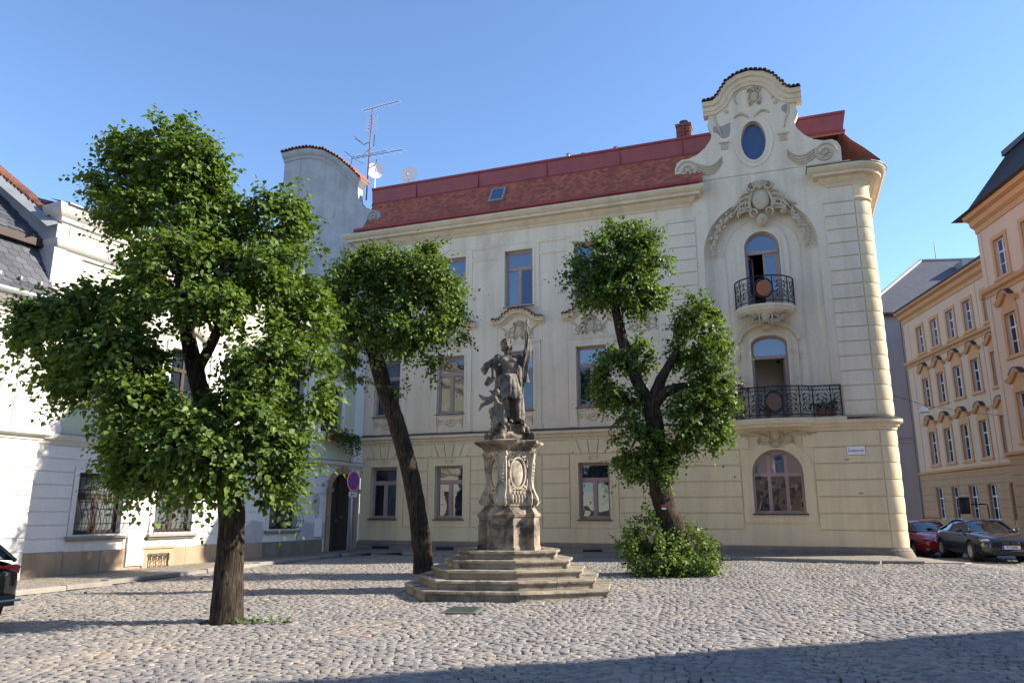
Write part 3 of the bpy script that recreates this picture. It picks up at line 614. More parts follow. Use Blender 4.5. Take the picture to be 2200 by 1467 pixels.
rm = MB(); rm.box(14.6, 14.62, .62, 4.5, 4.6, 8.0); rm.box(17.9, 17.92, .62, 4.5, 4.6, 8.0); rm.box(14.6, 17.92, 2.4, 2.42, 4.6, 8.0); rm.box(14.6, 17.92, .62, 4.5, 8.0, 8.02); rm.box(14.6, 17.92, .62, 4.5, 4.58, 4.6); rm.box(15.95, 16.6, 2.34, 2.4, 4.6, 6.75); rm.box(16.02, 16.53, 2.32, 2.36, 4.6, 6.68); rm.build('room', M['roomw'], yh)
p = MB(); p.tube([(16.5, 1.5, 8.0), (16.5, 1.5, 7.05)], .008, 5); p.ball((16.5, 1.5, 7.0), .06); p.build('pendant_lamp', M['black'], yh)
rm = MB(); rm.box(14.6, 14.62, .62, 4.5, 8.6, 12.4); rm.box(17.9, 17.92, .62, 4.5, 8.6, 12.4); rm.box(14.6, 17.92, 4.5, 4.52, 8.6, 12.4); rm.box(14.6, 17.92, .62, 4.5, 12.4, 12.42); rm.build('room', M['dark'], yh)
# --- balconies
def railing(parent, path, z0, z1, npan, band, medal):
    P = [Vector(p) for p in path]; ln = [0]
    for a, b in zip(P, P[1:]): ln.append(ln[-1]+(b-a).length)
    T = ln[-1]
    def pt(s, z):
        s = min(max(s, 0), T-1e-6); i = max(k for k in range(len(P)-1) if ln[k] <= s); q = P[i].lerp(P[i+1], (s-ln[i])/(ln[i+1]-ln[i])); return (q.x, q.y, z)
    ss = [T*k/60 for k in range(61)]
    q = MB(); q.tube([pt(s, z1) for s in ss], .026, 6); q.build('handrail', M['iron'], parent)
    q = MB(); q.tube([pt(s, z0+.06) for s in ss], .02, 5)
    if band:
        q.tube([pt(s, z1-.14) for s in ss], .014, 5)
        for k in range(int(T/.1)): q.tube([pt(k*.1, z1-.13), pt(k*.1+.05, z1-.02), pt(k*.1+.1, z1-.13)], .011, 4)
    q.build('rail_bars', M['iron'], parent); zt = z1-(.14 if band else .05); zb = z0+.06; hh = zt-zb
    for k in range(npan+1):
        q = MB(); s = T*k/npan; q.tube([pt(s, z0-.02), pt(s, z1)], .020, 5); q.build('post', M['iron'], parent)
    pw = T/npan
    for k in range(npan):
        if k == medal: continue
        q = MB(); c = (k+.5)*pw; zc = zb+hh/2; f = 1 if k % 2 else -1
        for sp in (spiral(c, zb+hh*.68, .24*hh, .04*hh, -math.pi/2, f*1.6, 18), spiral(c, zb+hh*.27, .22*hh, .04*hh, math.pi/2, f*1.6, 18)): q.tube([pt(*p) for p in sp], .013, 4, True)
        for e in (-1, 1):
            q.tube([pt(c+e*(pw*.42-.05*math.sin(j*.8)), zb+hh*j/10) for j in range(11)], .011, 4)
            for lf in range(4):
                zz = zb+hh*(.15+.2*lf); a0 = pt(c+e*pw*.36, zz); a1 = pt(c+e*pw*.12, zz+.1); q.add([a0, (pt(c+e*pw*.24, zz+.09)), a1, pt(c+e*pw*.24, zz+.01)], [(0, 1, 2, 3)])
        q.build('scrollwork', M['iron'], parent)
    c = (medal+.5)*pw; zc = zb+hh*.52; p = pt(c, zc); nb = pt(c+.02, zc); d = (Vector(nb)-Vector(p)).normalized(); nrm = Vector((d.y, -d.x, 0))
    return Vector(p), d, nrm, hh
def medallion(parent, p, d, nrm, a, b, mat, holes):
    q = MB(); ring = [[(p+d*(math.cos(t*math.pi/12)*a*s)+Vector((0, 0, math.sin(t*math.pi/12)*b*s))+nrm*o) for t in range(24)] for s, o in ((1, .0), (.95, .035), (.6, .055), (.2, .06))]
    q.loft(ring, True, True); q.build('medallion', mat, parent, 50)
    q = MB(); q.tube([p+d*(math.cos(t*math.pi/12)*a*1.22)+Vector((0, 0, math.sin(t*math.pi/12)*b*1.2))+nrm*.01 for t in range(25)], .03, 5)
    for t in range(0, 24): q.ball(p+d*(math.cos(t*math.pi/12)*a*1.1)+Vector((0, 0, math.sin(t*math.pi/12)*b*1.1))+nrm*.02, .022, 5, 4)
    q.build('medallion_wreath', M['iron'], parent)
ub = MB(); hp = [(.12, 8.05), (.35, 8.14), (.62, 8.26), (.84, 8.40), (.96, 8.48), (1.0, 8.52), (1.0, 8.58), (1.04, 8.60), (1.04, 8.70), (.9, 8.74), (.0, 8.745)]
ub.lathe(hp, 22, (16.22, .30, 0), math.pi, 2*math.pi, 0, 1, .92); ub = ub.build('balcony', M['ytrim'], yh, 35)
pth = [(16.22+1.0*math.cos(math.pi+math.pi*k/30), .28+.90*math.sin(math.pi+math.pi*k/30)) for k in range(31)]
c = railing(ub, pth, 8.75, 9.70, 5, False, 2); medallion(ub, c[0], c[1], c[2], .25, .30, M['copper'], False)
q = MB(); cartouche(q, 16.22, 8.33, .6, -.42, 0, False)
for sg in (-1, 1):
    for k in range(3): scroll(q, bez((16.22+sg*.1, 8.1+.1*k), (16.22+sg*.4, 8.0+.12*k), (16.22+sg*.5, 8.4), (16.22+sg*(.85-.1*k), 8.30+.05*k)), .05, -.30+.05*k, .12)
q.ball((16.22, -.05, 8.0), (.16, .2, .16)); q.ball((16.22, -.36, 8.2), (.12, .14, .14)); q.build('corbel_relief', M['orn'], ub, 40)
lbp = [(14.16, -.02), (14.16, -.24), (15.02, -.24)]+[(16.22+1.2*math.cos(math.pi+math.pi*k/20), -.24+.42*math.sin(math.pi+math.pi*k/20)) for k in range(21)]+[(17.42, -.24), (18.40, -.24), (18.40, -.02)]
lb = MB(); lb.mould([(14.1, .2), (14.1, -.24), (14.98, -.24)]+[(16.22+1.22*math.cos(math.pi+math.pi*k/20), -.24+.43*math.sin(math.pi+math.pi*k/20)) for k in range(1, 20)]+[(17.46, -.24), (18.46, -.24), (18.46, .2)], [(-.5, 4.40), (-.08, 4.40), (-.06, 4.48), (.02, 4.52), (.04, 4.62), (.04, 4.69), (-.5, 4.722)])
lb.box(14.15, 18.4, -.24, .4, 4.60, 4.72); lb.add([(16.22+1.2*math.cos(math.pi+math.pi*k/20), -.24+.42*math.sin(math.pi+math.pi*k/20), 4.718) for k in range(21)], [tuple(range(21))]); lb = lb.build('balcony', M['ytrim'], yh, 35)
c = railing(lb, lbp, 4.74, 5.76, 9, True, 4); medallion(lb, c[0], c[1], c[2], .24, .30, M['dullcopper'], True)
# --- gable
GL = [(13.40, 13.86), (13.33, 14.2), (13.33, 14.5), (13.42, 14.72), (13.6, 14.84), (13.88, 14.84), (14.2, 14.95), (14.5, 15.18), (14.72, 15.48), (14.80, 15.75), (14.70, 15.95), (14.64, 16.12), (14.70, 16.38), (14.70, 16.75)]
mir = lambda p: (2*16.27-p[0], p[1]-.10 if p[1] > 14 else p[1])
TOPC = [(14.52, 16.86), (14.92, 16.86), (15.10, 16.98), (15.25, 17.26), (15.48, 17.56), (15.85, 17.76), (16.3, 17.83), (16.75, 17.72), (17.1, 17.50), (17.34, 17.18), (17.5, 16.92), (17.68, 16.80), (18.06, 16.80)]
out = [(19.20, 13.86)]+[mir(p) for p in GL[1:]]+TOPC[::-1][1:-1]+GL[::-1][:-1]+[GL[0]]
OV = ell(16.27, 15.16, .45, .79)
m = MB(); m.prism(out, -.02, .42, 0, [OV]); gab = m.build('gable', M['yellow'], yh)
q = MB(); moulded_arc(q, TOPC, [(-.3, -.38), (.08, -.38), (.12, -.26), (.16, -.24), (.18, -.10), (.26, -.06), (.30, .04), (.30, .10), (-.3, .12)]); q.build('gable_coping', M['ytrim'], gab, 35)
ridge_tiles(gab, [(x, z+.09) for x, z in TOPC], -.38, .35, .165, 'dtile', .03, .06)
q = MB(); ringframe(q, ell(16.27, 15.16, .70, 1.05), OV, -.055, 0); ringframe(q, ell(16.27, 15.16, .54, .88), OV, -.075, -.03); q.build('oval_surround', M['yellow'], gab)
q = MB(); ringframe(q, OV, ell(16.27, 15.16, .41, .75), .12, .2); ow = q.build('window', M['wood'], gab); q = MB(); q.prism(ell(16.27, 15.16, .415, .755), .15, .155); q.build('pane', M['bluepane'], ow)
for sg, cx, cz in ((-1, 13.82, 14.38), (1, 18.68, 14.26)):
    q = MB()
    scroll(q, spiral(cx, cz, .40, .06, 0 if sg > 0 else math.pi, sg*1.9, 34), .055, -.02, .06); q.ball((cx, -.03, cz), (.12, .07, .12))
    for k in range(4): scroll(q, bez((cx-sg*.35, cz-.1+.1*k), (cx-sg*.7, cz-.35+.1*k), (cx-sg*1.0, cz-.45+.12*k), (cx-sg*1.28, cz+.1+.08*k)), .05, -.02, .05)
    for j in range(6): a = j*math.pi/3; q.ball((cx+.17*math.cos(a), -.03, cz+.17*math.sin(a)), .06, 6, 5)
    q.build('volute_relief', M['orn'], gab, 40)
q = MB(); cartouche(q, 16.42, 16.95, .62, -.04, 0, True, False)
for sg in (-1, 1):
    scroll(q, bez((16.42+sg*.25, 17.35), (16.42+sg*.75, 17.4), (16.42+sg*.8, 16.9), (16.42+sg*.6, 16.75)), .035, -.03, .04); scroll(q, bez((16.27+sg*.1, 16.1), (16.27+sg*.3, 16.45), (16.27+sg*.55, 16.35), (16.27+sg*.62, 16.2)), .05, -.04, .06)
    scroll(q, spiral(16.27+sg*.9, 16.55, .09, .02, 0, sg*1.2, 10), .025, -.02, .03); scroll(q, bez((16.27+sg*1.3, 16.5), (16.27+sg*1.42, 16.2), (16.27+sg*1.15, 15.9), (16.27+sg*1.12, 15.5)), .05, -.02, .05)
    for k in range(3): q.box(16.27+sg*1.05-.14+.1*k, 16.27+sg*1.05-.07+.1*k, -.05, 0, 14.98, 15.22)
    q.box(16.27+sg*1.05-.2, 16.27+sg*1.05+.2, -.06, 0, 15.24, 15.30)
q.build('gable_relief', M['orn'], gab, 40)
q = MB(); q.prism([(14.86, 16.02), (15.15, 15.96), (15.32, 16.02), (15.50, 16.06), (15.47, 15.75), (15.42, 15.5), (15.26, 15.44), (15.12, 15.5), (15.02, 15.68), (14.84, 15.78)], -.026, -.015); q.build('bare_patch', M['bare'], gab); q = MB(); q.prism([(17.35, 16.38), (17.5, 16.44), (17.62, 16.36), (17.62, 16.12), (17.5, 15.98), (17.44, 16.12), (17.34, 16.2)], -.026, -.015); q.build('bare_patch', M['bare'], gab)
# --- big relief over the niche
q = MB(); cartouche(q, 16.36, 12.78, 1.15, -.03); q.ball((16.36, -.02, 12.0), (.2, .14, .26)); q.ball((16.36, -.14, 12.05), (.10, .08, .12))
for sg in (-1, 1):
    g_ = MB(); garland(g_, [(16.2+sg*1.62*math.sin(R(22+7.4*k)), 11.05+1.62*math.cos(R(22+7.4*k)) if k < 11 else 11.05-.15*(k-10)) for k in range(12)], .16, .08, 20+sg); g_.build('garland', M['orn'], yh, 40)
    for k in range(3): scroll(q, bez((16.36+sg*.4, 12.9-.2*k), (16.36+sg*.8, 13.0-.2*k), (16.36+sg*.9, 12.5-.1*k), (16.36+sg*(1.2-.2*k), 12.45-.15*k)), .07, .0, .12)
    scroll(q, spiral(16.36+sg*.62, 12.62, .2, .03, 0, sg*1.5, 16), .05, -.02, .1)
q.build('niche_relief', M['orn'], yh, 40)
# --- wall marks, street sign
q = MB(); q.prism([(18.3, 3.32), (18.5, 3.33), (18.44, 3.28), (18.34, 3.27)], -.0505, -.03); q.build('chipped_patch', M['bare'], yh); q = MB(); q.prism([(18.62, 2.23), (18.8, 2.24), (18.76, 2.18), (18.66, 2.18)], -.0505, -.03); q.build('chipped_patch', M['bare'], yh); q = MB(); q.prism([(13.2, .62), (13.32, .66), (13.4, .6)], -.0505, -.03); q.build('chipped_patch', M['bare'], yh)
for a in (18.93, 19.19):
    q = MB(); ringframe(q, rect(a, a+.22, .95, 1.16), rect(a+.015, a+.205, .965, 1.145), -.054, -.03); q.build('meter_hatch', M['ytrim'], yh)
sg_ = tag(MB().bbox(-.29, .29, -.012, .012, -.155, .155, .006).build('street_name_sign', M['whitep'], None, False, None, (*yw(18.69, -.06), 3.59), (0, 0, YRZ)), 'small white street name plate on the cream corner house', 'sign')
letters(sg_, 'lettering', '\u017derot\u00ednovo n\u00e1m.', .125, M['black'], (0, -.0135, -.005), .56, .0012)
q = MB(); ringframe(q, rect(-.285, .285, -.15, .15), rect(-.275, .275, -.14, .14), -.0145, -.011); q.build('border', M['black'], sg_)
# --- roof
roofm = MB(); XR = 19.35
prof = [(-.42, 13.66), (-.28, 13.85), (-.02, 14.25), (.25, 14.72), (.48, 15.22)]
roofm.loft([[(x, y, z) for y, z in prof] for x in (-.3, 14.35)])
bk = [(.43, 15.11), prof[4]]; roofm.loft([[(14.35, y, z) for y, z in bk], [(20.42-(y+.42)*1.19, y, z) for y, z in bk]])
roofm.loft([[(20.42-(y+.42)*1.19, yy if yy else max(y, -.1), z) for y, z in prof] for yy in (0, 12)])
roofm.loft([[(-.3, .66, 16.02), (XR, .66, 16.02)], [(-.3, 6.5, 17.3), (XR-4, 6.5, 17.3)], [(-.3, 12, 16.0), (XR, 12, 16.0)]])
roofm.add([(XR, .66, 16.02), (XR-4, 6.5, 17.3), (XR, 12, 16.0)], [(0, 1, 2)])
roof = roofm.build('roof', M['tile'], yh)
q = MB(); q.mould([(-.35, .58), (XR, .58), (XR, 12)], [(0, 15.18), (.10, 15.20), (.13, 15.26), (.06, 15.34), (.12, 15.92), (.17, 15.95), (.17, 16.03), (-.1, 16.07)]); q.build('ridge_flashing', M['rmetal'], roof, 30)
for x in (1.9, 4.9, 8.0, 11.1, 13.6): q = MB(); q.box(x-.015, x+.015, .43, .56, 15.32, 16.02); q.build('flashing_seam', M['rmetal'], roof)
q = MB(); q.tube([(-.55, -.54, 13.66), (14.25, -.54, 13.66)], .08, 8); q.add([(-.6, -.64, 13.515), (14.38, -.64, 13.515), (14.38, -.30, 13.80), (-.6, -.30, 13.80)], [(0, 1, 2, 3)]); q.build('gutter', M['rmetal'], roof, 40)
q = MB(); q.box(-.5, 14.3, -.40, -.05, 13.48, 13.70); q.build('fascia', M['ytrim'], yh)
q = MB(); q.tube([(19.3, -.12, 13.66), (20.35, .3, 13.64)], .08, 8); q.tube([(20.42, .2, 13.64), (20.42, 12, 13.64)], .085, 8); q.build('gutter', M['rmetal'], roof, 40)
q = MB(); q.tube([(-.3, .7, 16.14), (XR, .7, 16.14)], .012, 4)
for k in range(22): q.tube([(k*.88, .7, 16.04), (k*.88, .7, 16.18)], .012, 4)
q.build('lightning_wire', M['sillm'], roof)
def tile_mesh(w_, l_):
    t = MB(); pr = [(-w_/2, l_*.18), (-w_*.36, l_*.05), (0, 0), (w_*.36, l_*.05), (w_/2, l_*.18), (w_/2, l_), (-w_/2, l_)]
    t.add([(x, y, .020 if y < l_*.5 else .004) for x, y in pr]+[(x, y, .002 if y < l_*.5 else -.006) for x, y in pr[:5]], [(0, 1, 2, 3, 4, 5, 6)]+[(i+1, i, 7+i, 8+i) for i in range(4)]); return t
TM = tile_mesh(.185, .30); tile_me = TM.mesh('roof_tile', M['tile'])
big = MB(); lst = []; plen = [0]
for a, b in zip(prof, prof[1:]): plen.append(plen[-1]+math.hypot(b[0]-a[0], b[1]-a[1]))
def rp(s):
    i = max(k for k in range(len(prof)-1) if plen[k] <= s); f = (s-plen[i])/(plen[i+1]-plen[i]); a, b = prof[i], prof[i+1]; return a[0]+(b[0]-a[0])*f, a[1]+(b[1]-a[1])*f, math.atan2(b[1]-a[1], b[0]-a[0])
for r in range(14):
    y, z, an = rp(.03+r*.125)
    for k in range(81):
        x = -.2+(k+(.5 if r % 2 else 0))*.19
        if 5.52 < x < 6.33 and 14.2 < z < 14.95: continue
        if x < .45 and z < 15.0 and x > -.5 and (x-.05)**2+(z-14.5)**2 < .2: continue
        if x > 14.3: continue
        lst.append((Vector((x+rnd.uniform(-.006, .006), y, z)), Matrix.Rotation(an, 3, 'X') @ Matrix.Rotation(rnd.uniform(-.03, .03), 3, 'Z')))
for r in range(14):
    y, z, an = rp(.03+r*.125)
    for k in range(10): lst.append((Vector((20.42-(y+.42)*1.19+.01, .1+(y+.42)*.7+(k+(.5 if r % 2 else 0))*.19, z)), Matrix.Rotation(math.pi/2, 3, 'Z') @ Matrix.Rotation(math.atan2(1.56, 1.07), 3, 'X')))
lst.sort(key=lambda t: -t[0].x)
for i, (p, rt) in enumerate(lst):
    if i < 300: link('roof_tile', tile_me, roof, None, p, rt.to_euler())
    else: big.add([rt @ Vector(v)+p for v in TM.v], TM.f)
big.build('roof_tiles', M['tile'], roof, False, 'stuff')
q = MB(); an = math.atan2(.47, .27); ringframe(q, rect(-.33, .33, -.02, .86), rect(-.25, .25, .08, .76), -.07, .0); sk = q.build('skylight', M['zinc'], roof, False, None, (5.92, -.03, 14.28), (an-math.pi/2, 0, 0))
q = MB(); q.prism(rect(-.25, .25, .08, .76), -.04, -.035); q.build('pane', M['panesky'], sk)
# chimney of laid bricks, vents
ch = MB(); ch.box(13.12, 13.68, 3.22, 3.78, 16.6, 18.02); ch = ch.build('chimney', M['mortar'], roof)
bm_ = MB().bbox(-.125, .125, -.03, .02, -.031, .031, .006).mesh('brick', M['brick'])
for r in range(16):
    z = 16.95+r*.07
    for k in range(3 if r % 2 else 2):
        for face in range(3):
            o_ = -.2+.2*k if r % 2 else -.125+.25*k
            if abs(o_) > .17: o_ = math.copysign(.155, o_)
            loc, rz = [((13.4+o_, 3.215, z), 0), ((13.685, 3.5+o_, z), math.pi/2), ((13.115, 3.5+o_, z), -math.pi/2)][face]
            link('brick', bm_, ch, None, loc, (0, 0, rz))
q = MB(); q.box(13.06, 13.74, 3.16, 3.84, 18.02, 18.12); q.lathe([(.12, 18.12), (.12, 18.3), (.2, 18.34), (.0, 18.42)], 10, (13.4, 3.5, 0)); q.build('chimney_cap', M['dtile'], ch)
for x, h in ((8.2, .35), (8.5, .22), (8.9, .25), (10.4, .3), (11.0, .2)):
    q = MB(); q.lathe([(.08, 16.7), (.08, 17.2+h), (.12, 17.22+h), (.0, 17.3+h)], 8, (x, 3.2, 0)); q.build('vent_pipe', M['zinc'], roof)
# --- left end gable rising above the white house
LG = [(-5.05, 18.28), (-4.3, 18.34), (-3.5, 18.28), (-2.7, 18.02), (-1.95, 17.52), (-1.2, 16.85), (-.62, 16.22)]
m = MB(); m.prism([(-5.0, 3), (-.02, 3), (-.02, 14.05), (.30, 14.10), (.42, 14.35), (.30, 14.68), (-.05, 14.80), (-.5, 15.02), (-.78, 15.35), (-.85, 15.75), (-.85, 16.2)]+LG[::-1][1:-1]+[(-5.0, 18.2)], .06, .45)
lg = m.build('end_gable', M['greygable'], yh)
q = MB(); moulded_arc(q, LG, [(-.4, -.36), (-.02, -.36), (.02, -.22), (.08, -.18), (.16, -.02), (.16, .06), (-.45, .08)]); q.build('gable_coping', M['greygable'], lg, 35)
ridge_tiles(lg, [(x, z+.06) for x, z in LG], -.22, .6, .185, 'otile', .03, .04)
q = MB(); q.prism(rect(-4.1, -4.07, 8, 17.9), .045, .06); scroll(q, spiral(.05, 14.42, .32, .05, math.pi, -1.9, 34), .05, .06, .07); q.build('gable_relief', M['greygable'], lg, 40)
# ================================================================ WHITE HOUSE
wh = thing('white_house', 'white two-storey house with pale green fields, barred windows and sandstone plinth', 'house', (P0.x, P0.y, 0), WRZ)
WG = [(-12.39, -11.01), (-9.93, -8.56), (-5.22, -3.85)]; WU = [-11.70, -9.25, -6.85, -4.5, -2.15]
DO = arch(-1.92, -.42, .12, 2.47, 3.11)
m = MB(); m.prism(rect(-13.75, -.03, -.3, 3.55), 0, .35, 0, [rect(a, b, 1.04, 2.63) for a, b in WG]+[DO, rect(-10.05, -9.32, -.08, .46)]); m.build('wall', M['white'], wh)
m = MB(); m.prism(rect(-13.75, -.03, 3.55, 9.55), 0, .35, 0, [rect(x-.64, x+.64, 4.66, 6.50) for x in WU]); m.build('wall', M['green'], wh)
m = MB(); m.box(-13.75, -13.4, .35, 9, -.3, 9.55); m.box(-13.4, -.5, 8.7, 9, -.3, 9.5); m.build('rear_wall', M['white'], wh)
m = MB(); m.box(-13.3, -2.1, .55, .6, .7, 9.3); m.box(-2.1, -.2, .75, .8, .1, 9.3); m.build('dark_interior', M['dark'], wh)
for r in range(8):
    z0 = .62+.333*r; cuts = []
    if z0 < 2.66: cuts = [(a-.14, b+.14) for a, b in WG]
    cuts.append((-2.18, -.20) if z0 < 2.7 else ((-1.95, -.4) if z0 < 3 else (-99, -99))); cuts = [c for c in cuts if c[0] > -50]
    x = -13.74
    for a, b in cuts+[(-.04, 9)]:
        if a-x > .06: q = MB(); q.bbox(x, a-.01, -.03, .01, z0+.010, z0+.323, .012); q.build('rustication_band', M['white'], wh)
        x = b+.01
m = MB(); m.mould([(-13.7, 0), (-.05, 0)], [(0, 3.30), (.04, 3.30), (.06, 3.38), (.14, 3.42), (.17, 3.50), (.17, 3.55), (0, 3.60)]); m.build('string_course', M['wtrim'], wh, 35)
m = MB(); m.mould([(-13.7, 0), (-.05, 0)], [(0, 3.58), (.18, 3.556), (.18, 3.57), (0, 3.62)]); m.build('string_flashing', M['zinc'], wh)
for a in (-13.72, -10.77, -8.35, -5.97, -3.62, -.64):        # white pilasters over the green field
    wd = .60; q = MB(); q.box(a, a+wd, -.05, .01, 3.60, 8.3); q.box(a-.03, a+wd+.03, -.07, .01, 3.60, 3.78); q.build('pilaster', M['white'], wh)
for pr, nm in (([(0, 8.28), (.06, 8.28), (.08, 8.36), (.18, 8.42), (.24, 8.52), (.24, 8.60), (.10, 8.66), (0, 8.70)], 'entablature'), ([(0, 9.02), (.05, 9.02), (.08, 9.10), (.14, 9.12), (.16, 9.22), (.26, 9.30), (.34, 9.44), (.36, 9.54), (0, 9.56)], 'cornice')):
    m = MB(); m.mould([(-13.75, .4), (-13.75, 0), (-.05, 0)], pr); m.build(nm, M['wtrim'], wh, 35)
for a, b in ((-13.55, -12.3), (-11.9, -9.6), (-9.3, -7.2), (-6.9, -4.8), (-4.5, -2.4), (-2.1, -.3)):
    q = MB(); ringframe(q, rect(a, b, 8.70, 9.02), rect(a+.5 if a < -13 else a+.08, b-.08, 8.76, 8.98), -.04, .01); q.build('attic_panel', M['wtrim'], wh)
m = MB(); m.add([(-13.9, -.42, 9.56), (-.05, -.42, 9.56), (-.05, .5, 9.86), (-13.9, .5, 9.86), (-13.9, -.42, 9.53), (-.05, -.42, 9.53)], [(0, 1, 2, 3), (0, 4, 5, 1)]); m.build('parapet_cap', M['capgreen'] if 'capgreen' in M else M['zinc'], wh)
m = MB(); m.add([(-13.8, .5, 9.80), (-.5, .5, 9.80), (-.5, 4.6, 11.2), (-13.8, 4.6, 11.2), (-.5, 9, 9.6), (-13.8, 9, 9.6)], [(0, 1, 2, 3), (3, 2, 4, 5), (0, 3, 5), (1, 4, 2)]); m.build('roof', M['slate'], wh)
def grille(parent, a, b, z0, z1):
    m = MB(); n = 9
    def bar(x, sx): return [(x, -.03, z1-.03), (x, -.04, z1-.5), (x+sx*.01, -.10, z1-.75), (x+sx*.04, -.26, z1-1.0), (x+sx*.06, -.36, z1-1.2), (x+sx*.06, -.38, z0+.22), (x+sx*.04, -.30, z0+.08), (x, -.12, z0+.02), (x, -.03, z0+.02)]
    for k in range(n):
        f = k/(n-1); m.tube(bar(a+.05+(b-a-.1)*f, (f-.5)*2), .011, 5)
    for d, zz in ((-.045, z1-.45), (-.10, z1-.76), (-.395, z0+.28)): m.tube([(a+.02, -.02, zz), (a+.02-(.05 if d < -.3 else 0), d, zz), (b-.02+(.05 if d < -.3 else 0), d, zz), (b-.02, -.02, zz)], .011, 5)
    return m.build('belly_grille', M['iron'], parent)
for a, b in WG:
    f = window(wh, a, b, 1.04, 2.63, y=.14, glassm='wpane', framem='dwood', trans=.62, sill=False); grille(f, a, b, 1.04, 2.63)
    q = MB(); q.box(a-.2, b+.2, -.16, .05, .93, .995); q.box(a-.16, b+.16, -.10, .05, .88, .93); q.build('sill', M['kerb'], f)
    q = MB(); ringframe(q, rect(a-.13, b+.13, .995, 2.76), rect(a, b, 1.04, 2.63), -.05, .02); q.build('window_surround', M['white'], wh)
for x in WU:
    f = window(wh, x-.64, x+.64, 4.66, 6.50, y=.16, glassm='pane', framem='dwood', trans=.66, bars=1, sill=False)
    q = MB(); ringframe(q, rect(x-.82, x+.82, 4.50, 6.72), rect(x-.64, x+.64, 4.66, 6.50), -.06, .02); q.build('window_surround', M['white'], wh)
    q = MB(); moulded_arc(q, [(x-.95, 6.95), (x-.6, 6.98), (x-.3, 7.15), (x, 7.22), (x+.3, 7.15), (x+.6, 6.98), (x+.95, 6.95)], [(0, -.08), (.10, -.08), (.18, .02), (.2, .08), (0, .10)]); q.build('window_hood', M['wtrim'], wh, 35)
    q = MB(); q.box(x-.86, x+.86, -.14, .1, 4.42, 4.50); q.build('sill', M['wtrim'], f)
# door
q = MB(); ringframe(q, arch(-2.14, -.20, .1, 2.47, 3.36), DO, -.07, .2); q.box(-2.22, -1.86, -.12, .05, 2.36, 2.52); q.box(-.48, -.14, -.12, .05, 2.36, 2.52); q.prism([(-1.27, 3.08), (-1.07, 3.08), (-1.03, 3.42), (-1.31, 3.42)], -.11, .0); q.build('door_surround', M['doorstone'] if 'doorstone' in M else M['sand'], wh)
dr = MB(); dr.prism(DO, .24, .28); dr = dr.build('door', M['dwood'], wh)
for k in range(8):
    a = -1.90+k*.185; q = MB(); q.bbox(a+.004, a+.181, .222, .245, .16, 2.38, .008); q.build('plank', M['dwood'], dr)
q = MB(); q.box(-1.9, -.44, .20, .24, 2.40, 2.48); q.box(-1.9, -.44, .205, .24, .95, .99); q.box(-1.19, -1.15, .20, .24, .16, 3.0); q.build('door_rail', M['dwood'], dr)
q = MB(); q.box(-1.02, -.86, .19, .22, 1.42, 1.45); q.ball((-1.24, .19, 1.3), .03); q.build('letter_slot', M['galv'], dr)
q = MB(); q.box(-2.1, -.25, -.16, .25, .02, .13); q.build('door_step', M['kerb'], wh)
letters(wh, 'house_number', '14', .22, M['black'], (-2.42, -.034, 2.62), .7, .006)
# plinth slabs
x = -13.72; k = 0
for wd in (1.15, 1.05, .9, .62, 1.3, .95, 1.2, 1.1, .9, 1.3, .95):
    if x > -2.25: break
    x1 = min(x+wd, -2.2); zt = .62+rnd.uniform(-.01, .01)
    if -10.75 < x1 and x < -10.2 and False: pass
    q = MB()
    if x < -9.3 and x1 > -10.1: q.prism(rect(x+.004, x1-.004, -.3, zt), -.05, .0, 0, [rect(max(x+.06, -10.05), min(x1-.06, -9.32), -.08, .46)] if (x < -10.11 and x1 > -9.26) else [])
    else: q.bbox(x+.004, x1-.004, -.05, .0, -.3, zt, .008)
    q.build('plinth_slab', M['sand'] if x < -5.9 else M['dsand'], wh); x = x1
q = MB(); ringframe(q, rect(-10.22, -9.18, -.12, .66), rect(-10.05, -9.32, -.08, .46), -.085, .0); q.box(-10.25, -9.15, -.12, .0, .60, .66); q.build('cellar_surround', M['sand'], wh)
q = MB()
for k in range(4):
    xx = -9.97+k*.19
    for sgn in (1, -1): q.tube([(p[0], -.11, p[1]) for p in spiral(xx, .19+sgn*.14, .10, .02, -sgn*math.pi/2, sgn*1.3, 12)], .010, 4)
    q.tube([(xx, -.11, -.05), (xx, -.11, .43)], .010, 4)
q.tube([(-10.07, -.02, .42), (-10.07, -.11, .42), (-9.30, -.11, .42), (-9.30, -.02, .42)], .012, 4); q.tube([(-10.07, -.02, -.04), (-10.07, -.11, -.04), (-9.30, -.11, -.04), (-9.30, -.02, -.04)], .012, 4); q.build('cellar_grille', M['iron'], wh)
q = MB(); q.prism([(-9.99, -.07), (-9.72, -.07), (-9.7, .1), (-9.74, .26), (-9.9, .3), (-10.0, .2)], .05, .12); q.build('blue_bag', plain('blue_plastic', (.16, .22, .42), .5), wh)
q = MB(); q.bbox(-10.76, -10.20, -.10, .02, .16, .96, .01); nb = q.build('service_cabinet', M['whitep'], wh)
q = MB()
for zz in (.22, .27, .85, .90):
    for k in range(6): q.box(-10.68+k*.07, -10.64+k*.07, -.103, -.099, zz, zz+.012)
q.build('vent_slot', M['sillm'], nb, False, 'stuff')
q = MB(); q.bbox(-2.82, -2.42, -.09, .02, .72, 1.34, .01); q.build('meter_box', M['whitep'], wh)
q = MB(); q.prism([(-3.75, .62), (-2.2, .62), (-2.2, 1.2), (-2.5, 1.28), (-2.9, 1.22), (-3.3, 1.27), (-3.7, 1.0)], -.0345, -.02); q.build('damp_patch', M['damp'], wh)
q = MB(); q.prism([(-2.98, 2.22), (-2.68, 2.3), (-2.55, 2.1), (-2.6, 1.5), (-2.75, 1.36), (-2.85, 1.6), (-3.02, 1.85)], -.0345, -.02); q.build('damp_patch', M['damp'], wh)
